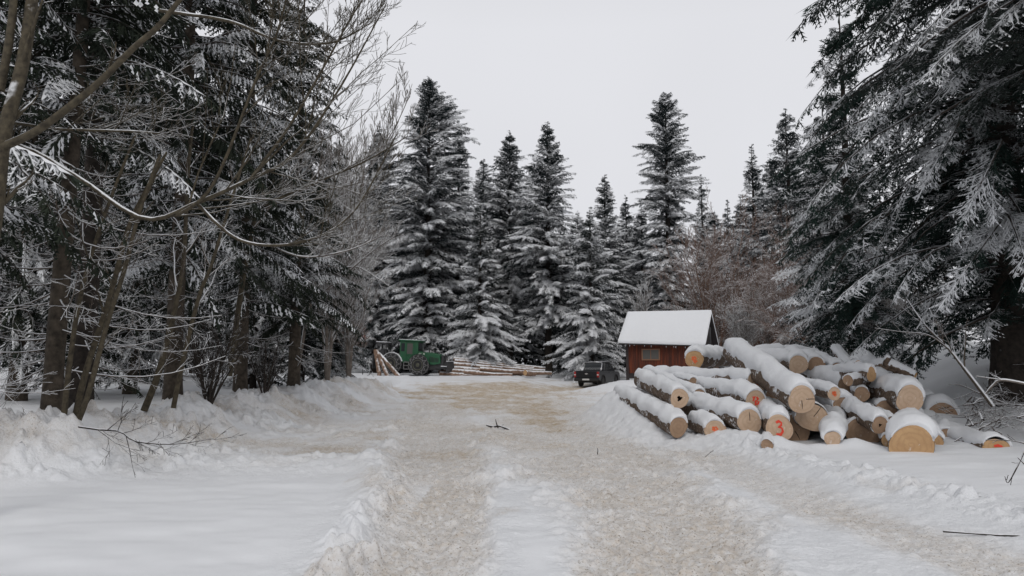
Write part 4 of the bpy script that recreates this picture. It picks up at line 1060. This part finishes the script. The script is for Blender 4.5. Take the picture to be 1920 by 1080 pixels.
# ---------------------------------------------------------------- the wooden hut
def hut():
    Y0 = 45.0; x0, _, _ = U(1256, 690, Y0); z0 = gz(x0, Y0)
    th = math.radians(-27)
    t = thing('wooden_hut', 'reddish-brown plank hut under a thick snowy gable roof', 'hut', (x0, Y0, z0), th)
    Wd, Dp, Hw = 2.22, 1.45, 2.95 - z0                    # half width, half depth, wall height
    Hr = 4.75 - z0
    g = np.random.default_rng(3)
    # planks
    b = MB(); x = -Wd
    while x < Wd - .02:
        w_ = min(g.uniform(.10, .17), Wd - x); y = -Dp - g.uniform(0, .018)
        b.box(x + .004, x + w_ - .004, y, -Dp + .05, .35 + g.uniform(-.05, .05), Hw + .05); x += w_
    m, tr, bs = mat('reddish_planks'); p = opos(tr)
    mp = nd(tr, 'ShaderNodeMapping'); mp.inputs['Scale'].default_value = (9, 9, .7); tr.links.new(p, mp.inputs[0])
    n1 = noise(tr, mp.outputs[0], 1.0, 4); 
    mp2 = nd(tr, 'ShaderNodeMapping'); mp2.inputs['Scale'].default_value = (30, 30, 1.2); tr.links.new(p, mp2.inputs[0])
    n2 = noise(tr, mp2.outputs[0], 1.0, 3)
    c = mixc(tr, rmp(tr, n1, .3, .72), (.215, .052, .024), (.05, .02, .014))
    c = mixc(tr, rmp(tr, n2, .5, .75, 0, .85), c, (.03, .02, .018))
    sx = nd(tr, 'ShaderNodeSeparateXYZ'); tr.links.new(p, sx.inputs[0])
    wn = nd(tr, 'ShaderNodeTexWhiteNoise', noise_dimensions='1D'); tr.links.new(mth(tr, 'FLOOR', mth(tr, 'MULTIPLY', sx.outputs['X'], 7.4)), wn.inputs['W'])
    c = mixc(tr, mth(tr, 'MULTIPLY', wn.outputs['Value'], .6), c, (.06, .028, .022))
    tr.links.new(c, bs.inputs['Base Color']); bump(tr, bs, n2, .6, .01)
    b.build('wall', m, t)
    b = MB(); y = -Dp + .05
    while y < Dp - .02:                                    # right-hand gable wall
        w_ = min(g.uniform(.12, .18), Dp - y); top = Hw + (Hr - Hw) * (1 - abs(y + w_ / 2) / (Dp + .35)) * .6
        b.box(Wd - .05, Wd + g.uniform(0, .015), y + .004, y + w_ - .004, .3, top if True else Hw); y += w_
    b.box(-Wd, -Wd + .05, -Dp + .05, Dp, .3, Hw); b.box(-Wd, Wd, Dp - .05, Dp, .3, Hw)
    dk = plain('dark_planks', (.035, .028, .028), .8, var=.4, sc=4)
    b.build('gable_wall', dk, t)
    b = MB(); b.box(-Wd - .03, -Wd + .13, -Dp - .03, -Dp + .12, -.3, Hw); b.box(Wd - .12, Wd + .04, -Dp - .03, -Dp + .12, -.3, Hw)
    b.box(Wd - .12, Wd + .04, Dp - .12, Dp + .03, -.3, Hw); b.build('posts', dk, t)
    b = MB(); b.box(-Wd - .02, Wd + .02, -Dp + .02, Dp, .05, .36); b.build('plinth', dk, t)
    # window
    wx, wz = -.72, 1.95
    wz = Hw - .68
    fr = MB(); a, h = .48, .27
    for q in ((-a - .07, -a, -h - .07, h + .07), (a, a + .07, -h - .07, h + .07), (-a, a, -h - .07, -h), (-a, a, h, h + .07), (-.018, .018, -h, h)):
        fr.box(wx + q[0], wx + q[1], -Dp - .06, -Dp - .005, wz + q[2], wz + q[3])
    f_ = fr.build('window', plain('window_frame_wood', (.24, .12, .07), .7), t, bevel=.006)
    pn = MB(); pn.box(wx - a, wx + a, -Dp - .032, -Dp - .022, wz - h, wz + h); pn.build('pane', M['glass_dusty'], f_)
    # roof: two sloping decks, then snow
    ov, ex, exl = .95, .32, .32
    def deck(y1, z1, th_, x0_, x1_, name, mt, r_ridge, droop=0.0, bev=0, lift=0, jag=0):
        b_ = MB(); n = 14; 
        V, Fc = [], []
        for k in range(n + 1):
            xx = x0_ + (x1_ - x0_) * k / n; dd = droop * k / n
            e = g.uniform(-1, 1) * jag
            V += [(xx, 0, r_ridge + lift - dd * .35), (xx, y1 + np.sign(y1) * e, z1 + lift - dd), (xx, y1 + np.sign(y1) * e, z1 + lift - dd - th_), (xx, 0, r_ridge + lift - th_ - dd * .35)]
        for k in range(n):
            for q in range(4):
                a_, c_ = k * 4 + q, k * 4 + (q + 1) % 4; Fc.append((a_, c_, c_ + 4, a_ + 4))
        Fc += [(0, 3, 2, 1), (n * 4, n * 4 + 1, n * 4 + 2, n * 4 + 3)]
        b_.add(V, Fc); return b_.build(name, mt, t, bevel=bev, smooth=bev > .02)
    ye = -Dp - .42; ze = Hw - .03
    deck(ye, ze, .06, -Wd - exl, Wd + ex, 'roof', dk, Hr, .16)
    deck(Dp + .42, ze, .06, -Wd - exl, Wd + ex, 'roof', dk, Hr, .16)
    sn = M['snow']
    deck(ye - .06, ze - .04, .20, -Wd - exl - .05, Wd + ex + .05, 'roof_snow', sn, Hr, .2, .09, .235, .045)
    deck(Dp + .46, ze - .04, .18, -Wd - exl - .05, Wd + ex + .02, 'roof_snow', sn, Hr, .16, .06, .225)
    ic = MB()
    for k in range(13):
        x_ = g.uniform(-Wd, Wd + .2); l_ = g.uniform(.05, .15); zz = ze - .06 - .2 * (x_ + Wd) / (2 * Wd)
        ic.tube([(x_, ye - .02, zz), (x_, ye - .02, zz - l_ * .5), (x_, ye - .02, zz - l_)], [.016, .01, .002], 5)
    ic.build('icicles', plain('ice', (.6, .64, .68), .15), t)
    # stovepipe
    b = MB(); b.tube([(Wd + .02, -Dp + .3, 1.9), (Wd + .3, -Dp + .3, 1.93), (Wd + .46, -Dp + .3, 2.1), (Wd + .46, -Dp + .3, 3.0)], .05, 10)
    b.build('stovepipe', M['steel'], t, smooth=True)
hut()

# ---------------------------------------------------------------- the pickup
def pickup():
    Y0 = 56.4; x0 = 6.45; z0 = gz(x0, Y0) - .02
    t = thing('pickup_truck', 'dark grey double-cab pickup parked with its tailgate towards us', 'pickup truck', (x0, Y0, z0), math.radians(-25))
    hw = .92; S = MB()
    def arch(cy, r=.43, n=9): return [(cy + r * math.cos(a), .40 + r * math.sin(a)) for a in np.linspace(0, math.pi, n)]
    # side profile (y forward, z): rear at -2.65
    rear, front = -2.62, 2.62
    prof = [(rear, .55), (rear, 1.12), (rear + .03, 1.16)] + [(-.75, 1.16), (-.75, 1.14), (1.15, 1.12), (1.9, 1.08), (2.45, 1.0), (front, .8), (front, .42), (2.4, .38)] + arch(1.62)[:] + [(1.1, .34), (-.95, .34)] + arch(-1.52) + [(-2.1, .42)]
    # bed is an open box behind y=-0.8: build body as three slabs
    S.prism([(y, z) for y, z in prof], -hw, hw, 0)
    body = S.build('body', M['car'], t, bevel=.03)
    b = MB(); b.box(-.78, .78, rear + .08, -.82, 1.165, 1.175); b.build('bed_cover', M['car_trim'], t)
    # cab
    cab = MB(); n4 = [(-.95, 1.13), (-.62, 1.74), (-.45, 1.80), (.55, 1.80), (.75, 1.76), (1.55, 1.10)]
    V = []
    for sx in (-1, 1):
        for y, z in n4: V.append((sx * (.88 - .17 * max(0, (z - 1.13)) / .67), y, z))
    k = len(n4)
    cab.add(V, [list(range(k)), list(range(k, 2 * k))[::-1]] + [(i, (i + 1) % k, k + (i + 1) % k, k + i) for i in range(k)])
    cab.build('cab', M['car'], t, bevel=.035)
    def xw(z): return .88 - .17 * (z - 1.13) / .67
    gl = MB()
    for sx in (-1, 1):
        for ys in ([(-.66, 1.2), (-.5, 1.66), (-.05, 1.70), (-.05, 1.2)], [(.05, 1.2), (.05, 1.70), (.62, 1.67), (1.25, 1.2)]):
            V = [(sx * (xw(z) + .006), y, z) for y, z in ys] + [(sx * (xw(z) - .01), y, z) for y, z in ys]
            gl.add(V, [(0, 1, 2, 3), (7, 6, 5, 4), (0, 4, 5, 1), (1, 5, 6, 2), (2, 6, 7, 3), (3, 7, 4, 0)])
    gl.build('side_window', M['glass'], t)
    gl = MB(); V = [(-.70, -.925, 1.22), (.70, -.925, 1.22), (.62, -.69, 1.67), (-.62, -.69, 1.67)]
    gl.add(V + [(x, y + .05, z) for x, y, z in V], [(0, 1, 2, 3), (7, 6, 5, 4), (0, 4, 5, 1), (1, 5, 6, 2), (2, 6, 7, 3), (3, 7, 4, 0)]); gl.build('rear_window', M['glass'], t)
    b = MB()     # chrome styling bar over the bed
    for sx in (-1, 1): b.tube([(sx * .80, -1.75, 1.16), (sx * .77, -1.45, 1.45), (sx * .70, -1.12, 1.70), (sx * .62, -.98, 1.77)], .038, 8)
    b.tube([(-.62, -.98, 1.77), (0, -.98, 1.80), (.62, -.98, 1.77)], .038, 8)
    b.build('roll_bar', M['chrome'], t, smooth=True)
    b = MB(); b.box(-.70, .70, -1.02, -.98, 1.32, 1.36); b.box(-.70, .70, -1.02, -.98, 1.22, 1.25); b.build('cargo_rail', M['chrome'], t)
    b = MB(); b.box(-.78, .78, rear - .025, rear + .02, .66, 1.13); tg = b.build('tailgate', M['car'], t, bevel=.015)
    b = MB(); b.lathe([(.001, -.036), (.055, -.035), (.06, -.025)], 20, 'y'); o = b.build('badge', M['chrome'], tg); o.scale = (2.1, 1, .9); o.location = (0, rear, .95)
    b = MB(); b.box(-.16, .16, rear - .034, rear - .026, .985, 1.02); b.build('handle', M['car_trim'], tg)
    for sx in (-1, 1):
        b = MB(); b.box(min(sx * .79, sx * .935), max(sx * .79, sx * .935), rear - .02, rear + .13, .70, 1.10); l = b.build('tail_light', M['red_glass'], t, bevel=.015)
        b = MB(); b.box(min(sx * .80, sx * .925), max(sx * .80, sx * .925), rear - .026, rear, .84, .92); b.build('reversing_lens', M['white_lens'], l)
    b = MB(); b.box(-.9, .9, rear - .13, rear + .02, .42, .62); b.build('rear_bumper', M['car_trim'], t, bevel=.03)
    b = MB(); b.box(-.26, .26, rear - .145, rear - .132, .49, .60); b.build('number_plate', M['plate'], t)
    b = MB(); b.box(-.82, .82, -2.0, 2.3, .3, .42); b.build('underbody', M['car_trim'], t)
    for sx in (-1, 1):
        for cy in (-1.52, 1.62):
            w_ = MB(); w_.lathe([(.2, -.12), (.33, -.12), (.385, -.09), (.39, 0), (.385, .09), (.33, .12), (.2, .12)], 28, 'x'); wo_ = w_.build('wheel', M['black'], t, smooth=False); wo_.location = (sx * .80, cy, .39)
            r_ = MB(); r_.lathe([(.05, sx * .135), (.12, sx * .12), (.215, sx * .125), (.22, 0)], 20, 'x'); r_.build('rim', M['steel'], wo_)
            a_ = MB(); 
            for q in np.linspace(0, math.pi, 10)[:-1]:
                q2 = q + math.pi / 9; f0 = lambda a, r: (cy + r * math.cos(a), .40 + r * math.sin(a))
                p0, p1, p2, p3 = f0(q, .43), f0(q2, .43), f0(q2, .49), f0(q, .49)
                a_.prism([p0, p1, p2, p3], min(sx * .88, sx * .95), max(sx * .88, sx * .95), 0)
            a_.build('wheel_arch', M['car_trim'], t)
        m_ = MB(); m_.box(min(sx * .9, sx * 1.1), max(sx * .9, sx * 1.1), .98, 1.08, 1.2, 1.38); m_.build('side_mirror', M['car_trim'], t, bevel=.02)
        h_ = MB()
        for hy in (-.2, .75): h_.box(min(sx * .915, sx * .935), max(sx * .915, sx * .935), hy, hy + .18, 1.0, 1.04)
        h_.build('door_handle', M['car_trim'], t)
    b = MB(); b.box(-.55, .55, -.3, .5, 1.805, 1.83); b.build('roof_snow', M['snow'], t, bevel=.01)
pickup()

# ---------------------------------------------------------------- the log skidder
def skidder():
    Y0 = 61.0; k = F / Y0; x0 = XP(766, Y0); z0 = U(770, 701.5, Y0)[2]
    t = thing('log_skidder', 'green forestry skidder with chained tyres and boxy cab', 'skidder', (x0, Y0, z0), 0)
    t.rotation_euler = (0, math.radians(3.0), math.radians(-10)); t.scale = (.93, .93, .95)
    G = M['green']; dk = M['steel']
    def seg(name, m_, boxes, bev=.02, par=t):
        b = MB()
        for q in boxes: b.box(*q)
        return b.build(name, m_, par, bevel=bev)
    seg('rear_chassis', dk, [(-2.3, -.2, -.45, .45, .55, 1.15), (-2.4, -1.9, -.7, .7, .6, 1.6)])
    seg('front_chassis', dk, [(-.1, 3.1, -.5, .5, .5, 1.1), (-.45, .05, -.25, .25, .55, .95)])
    # engine hood, sloping slightly forward
    b = MB(); b.prism([(.95, 1.0), (.95, 1.95), (2.2, 1.92), (2.95, 1.78), (3.05, 1.05), (2.5, .92), (2.15, .92)], -.62, .62, 1); hd = b.build('hood', G, t, bevel=.04)
    b = MB()
    for i in range(7):
        b.box(2.05 + i * .12, 2.12 + i * .12, -.635, -.61, 1.15, 1.6 - .02 * i)
    b.build('grille', M['black'], hd)
    seg('marking_plate', M['paint_white'], [(1.05, 1.3, -.632, -.61, 1.72, 1.84), (1.45, 1.6, -.632, -.61, 1.74, 1.83)], 0)
    # cab
    b = MB(); b.prism([(-.62, 1.0), (-.66, 2.80), (.98, 2.80), (1.02, 1.25), (.55, .95), (-.1, .95)], -.72, .72, 1); b.build('cab', G, t, bevel=.03)
    b = MB(); b.box(-.78, 1.14, -.84, .84, 2.80, 2.90); rf = b.build('cab_roof', G, t, bevel=.03)
    b = MB(); b.box(-.74, 1.10, -.80, .80, 2.903, 2.945); b.build('roof_snow', M['snow'], t, bevel=.015)
    w_ = MB()
    w_.box(-.52, -.20, -.735, -.715, 1.92, 2.62); w_.build('window', M['glass'], t)
    w_ = MB(); w_.box(.02, .52, -.735, -.715, 1.72, 2.62); dw = w_.build('door_window', M['glass_dusty'], t)
    w_ = MB()
    for q in ((-.08, 0, 1.1, 2.72), (.6, .66, 1.1, 2.72), (-.08, .66, 2.66, 2.72), (-.08, .66, 1.1, 1.15), (-.08, .66, 1.6, 1.66)): w_.box(q[0], q[1], -.75, -.722, q[2], q[3])
    w_.build('door_frame', G, t, bevel=.006)
    w_ = MB(); w_.box(.985, 1.0, -.6, .6, 1.98, 2.68); w_.build('windscreen', M['glass'], t)
    w_ = MB(); w_.box(-.68, -.655, -.6, .6, 1.7, 2.65); w_.build('rear_window', M['glass'], t)
    # fender arcs
    for cx, nm in ((1.2, 'front_fender'), (-1.25, 'rear_fender')):
        b = MB()
        for a in np.linspace(.25, math.pi - .45, 9)[:-1]:
            a2 = a + (math.pi - .7) / 8; r0, r1 = .93, .965
            b.prism([(cx + r0 * math.cos(a), .84 + r0 * math.sin(a)), (cx + r0 * math.cos(a2), .84 + r0 * math.sin(a2)), (cx + r1 * math.cos(a2), .84 + r1 * math.sin(a2)), (cx + r1 * math.cos(a), .84 + r1 * math.sin(a))], -1.0, -.6, 1)
        b.build(nm, G if cx > 0 else M['snow'], t)
    # steps
    seg('step', M['chain'], [(-.12, .35, -1.0, -.72, 1.0, 1.06), (-.1, .3, -1.0, -.75, .72, .77), (-.1, .3, -1.0, -.75, .42, .47), (-.14, -.09, -1.0, -.95, .42, 1.0), (.3, .35, -1.0, -.95, .42, 1.0)], .01)
    for sy in (-1, 1):
        for cx in (-1.25, 1.2):
            b = MB(); b.lathe([(.42, -.30), (.62, -.31), (.78, -.27), (.83, -.16), (.84, 0), (.83, .16), (.78, .27), (.62, .31), (.42, .30)], 40, 'y'); wh = b.build('wheel', M['black'], t); wh.location = (cx, sy * .92, .84)
            b = MB(); o = sy
            b.lathe([(.05, o * .34), (.15, o * .34), (.17, o * .26), (.30, o * .18), (.38, o * .30), (.44, o * .325), (.45, o * .28), (.36, 0)], 28, 'y'); b.build('rim', M['rim'], wh)
            c = MB(); nb = 12                         # tyre chain: rings, cross links, side loops
            for j in range(nb):
                a = 6.2832 * j / nb; a2 = a + 6.2832 / nb; am = (a + a2) / 2
                f0 = lambda r, a_, y: (r * math.cos(a_), y, r * math.sin(a_))
                for yy in (-.28, .28):
                    s_ = 1 if yy > 0 else -1
                    c.tube([f0(.56, am, s_ * .335), f0(.70, a + .08, s_ * .325), f0(.80, a, s_ * .29), f0(.855, a, s_ * .18)], .022, 5, False)
                    c.tube([f0(.56, am, s_ * .335), f0(.70, a2 - .08, s_ * .325), f0(.80, a2, s_ * .29)], .022, 5, False)
                c.tube([f0(.86, a, -.18), f0(.875, am, 0), f0(.86, a, .18)], .024, 5, False)
                c.tube([f0(.86, a2, -.18), f0(.875, am, 0), f0(.86, a2, .18)], .024, 5, False)
            for s_ in (-1, 1):
                c.tube([(.56 * math.cos(q), s_ * .335, .56 * math.sin(q)) for q in np.linspace(0, 6.2832, 33)], .02, 5, False)
            c.build('tyre_chain', M['chain'], wh)
    # rear arch with fairlead, winch, raised grapple boom
    b = MB()
    for sy in (-.55, .55):
        b.tube([(-1.95, sy, 1.2), (-1.95, sy, 2.5)], .055, 8); b.tube([(-2.75, sy, .9), (-2.70, sy, 2.5)], .07, 8)
    b.box(-2.9, -1.85, -.62, .62, 2.45, 2.6); b.box(-2.8, -2.1, -.5, .5, 1.1, 1.9)
    b.build('rear_arch', dk, t, bevel=.02)
    b = MB(); b.lathe([(.05, -.4), (.28, -.4), (.28, -.34), (.16, -.32), (.16, .32), (.28, .34), (.28, .4), (.05, .4)], 20, 'y', (-2.3, 0, 1.75)); b.build('winch', dk, t)
    seg('arch_snow', M['snow'], [(-2.88, -1.9, -.6, .6, 2.603, 2.66)], .02)
    b = MB(); b.box(-3.05, -2.95, -.8, .8, .35, 1.5); b.box(-2.98, -2.4, -.3, .3, .5, .8); b.build('rear_shield', dk, t, bevel=.02)
    # front blade with arms and the crane lights
    b = MB(); b.prism([(3.7, .35), (3.82, .6), (3.85, .95), (3.75, 1.25), (3.68, 1.25), (3.75, .95), (3.72, .62), (3.62, .35)], -1.1, 1.1, 1)
    for sy in (-.6, .5): b.box(2.6, 3.72, sy, sy + .12, .62, .8)
    b.build('blade', dk, t, bevel=.01)
    seg('bumper_snow', M['snow'], [(3.1, 3.7, -.68, .7, .802, .87), (3.68, 3.82, -1.1, 1.1, 1.252, 1.3)], .02)
    seg('front_rack', dk, [(3.06, 3.3, -.5, .5, .9, 1.75), (3.3, 3.75, -.4, .4, .85, 1.25), (3.35, 3.42, -.45, -.38, 1.2, 1.9), (3.35, 3.42, .38, .45, 1.2, 1.9)], .02)
    b = MB(); b.tube([(1.9, -.25, 1.9), (1.9, -.25, 2.3)], .045, 8); b.box(1.75, 2.25, .1, .3, 2.15, 2.22); b.tube([(2.0, .2, 1.9), (2.0, .2, 2.2)], .03, 6); b.build('exhaust', dk, t)
skidder()

# three poles hanging from the skidder and the long stack on its right
def pole(label, a, b, r0, r1, seed, group, endc='cut_o', m='log_bark_far', sag=0.0):
    A, B = np.array(a, float), np.array(b, float); t = thing('log', label, 'log', A, 0, group)
    K, n = 14, 10; s = np.linspace(0, 1, K)
    g = np.random.default_rng(seed)
    C = A + (B - A) * s[:, None] + np.array([0, 0, -1]) * (sag * 4 * s * (1 - s))[:, None] + g.normal(size=(K, 3)) * .008
    R_ = np.linspace(r0, r1, K) * (1 + .05 * g.normal(size=K))
    v, f = tubes(C[None], R_[None], n); mesh('bark', v, f, M[m], t, smooth=True, org=A)
    for e, (q, nx) in (('a', (0, 1)), ('b', (K - 1, K - 2))):
        ax = N3(C[nx] - C[q]); th = np.arange(n) * 6.2832 / n; ring = v.reshape(K, n, 3)[q]
        mesh('cut_face', ring - ax * .003, [np.arange(n)[None]], M[endc], t, org=A)
    return t
GS = 'poles held up by the skidder'
tp = U(706, 660, 58.5)
pole('peeled pole hanging from the skidder, leaning furthest right with a round orange butt', U(756, 716, 56.8), tp + np.array([.15, .2, -.1]), .2, .12, 1, GS)
pole('middle pole hanging nearly upright from the skidder', U(730, 713, 57.2), tp + np.array([0, 0, .1]), .17, .14, 2, GS)
pole('leftmost pole hanging steeply from the skidder', U(713, 712, 57.6), tp + np.array([-.12, .1, .15]), .17, .14, 3, GS)
GP = 'long poles stacked beside the skidder'
rows = [  # left end (px, py), right end (px, py), distance, radius px, wording
 ((824, 700), (935, 706), 60.5, 3.6, 'lowest front pole of the stack, its right end buried in snow'),
 ((822, 694), (978, 702), 61.0, 4.0, 'second pole up in the stack, touching the skidder wheel'),
 ((826, 689), (1000, 700), 61.6, 4.0, 'middle pole of the stack with a snowy back'),
 ((850, 683), (1022, 696), 62.2, 3.8, 'third pole from the top of the stack, reaching far right'),
 ((852, 677), (1000, 692), 62.8, 3.8, 'brown pole second from the top of the stack'),
 ((850, 673), (1022, 691), 63.3, 3.4, 'topmost snow-lined pole of the stack'),
 ((900, 692), (1034, 700), 60.9, 3.4, 'pole reaching furthest right on the ground by the stack'),
 ((870, 697), (960, 703), 60.0, 3.0, 'short pole lying in front of the stack'),
 ((985, 699), (1003, 700), 59.6, 4.2, 'short stub of pole at the right foot of the stack'),
]
for k, (l, r_, Y_, rp, tx) in enumerate(rows):
    pole(tx, U(*l, Y_), U(*r_, Y_ + .8), rp / F * Y_ * 1.3, rp / F * Y_ * 1.05, 20 + k, GP, sag=.05)

# trail marks on the marked trunk, small sign
for o in [o for o in SC.objects if o.parent is None and o.get('label', '').endswith('white trail marks on its trunk')]:
    g0 = o.location
    def patch(px, py, w_, h_, tri=False):
        c_ = U(px, py, 26); r_ = .27; V = []; n = 7
        for k in range(n):
            q = (k / (n - 1) - .5) * w_ / F * 26; ang = q / r_
            hh = h_ / F * 26 * ((1 - abs(2 * k / (n - 1) - 1)) if tri else 1) / (1 if tri else 2)
            yy = -math.sqrt(max(r_ * r_ - q * q, 0)) - .012
            V += [(c_[0] - g0[0] + q, yy, c_[2] - g0[2] - (0 if tri else hh)), (c_[0] - g0[0] + q, yy, c_[2] - g0[2] + hh)]
        i = np.arange(n - 1) * 2
        mesh('trail_mark', np.array(V), [np.stack([i, i + 2, i + 3, i + 1], -1)], M['paint_white'], o)
    patch(557, 776, 8, 8, True); patch(561, 786, 7, 5); patch(561, 792, 6, 4); patch(561, 799, 6, 7)
def small_sign():
    P = U(681, 633, 62); z0 = gz(P[0], P[1])
    t = thing('small_sign', 'small pale red square sign on a thin post at the wood edge', 'sign', (P[0], P[1], z0))
    b = MB(); b.tube([(0, .04, -.2), (0, .04, P[2] - z0 + .2)], .03, 8); b.build('post', M['steel'], t)
    b = MB(); b.box(-.17, .17, -.015, .015, P[2] - z0 - .17, P[2] - z0 + .17); b.build('plate', M['sign_red'], t, bevel=.005)
small_sign()
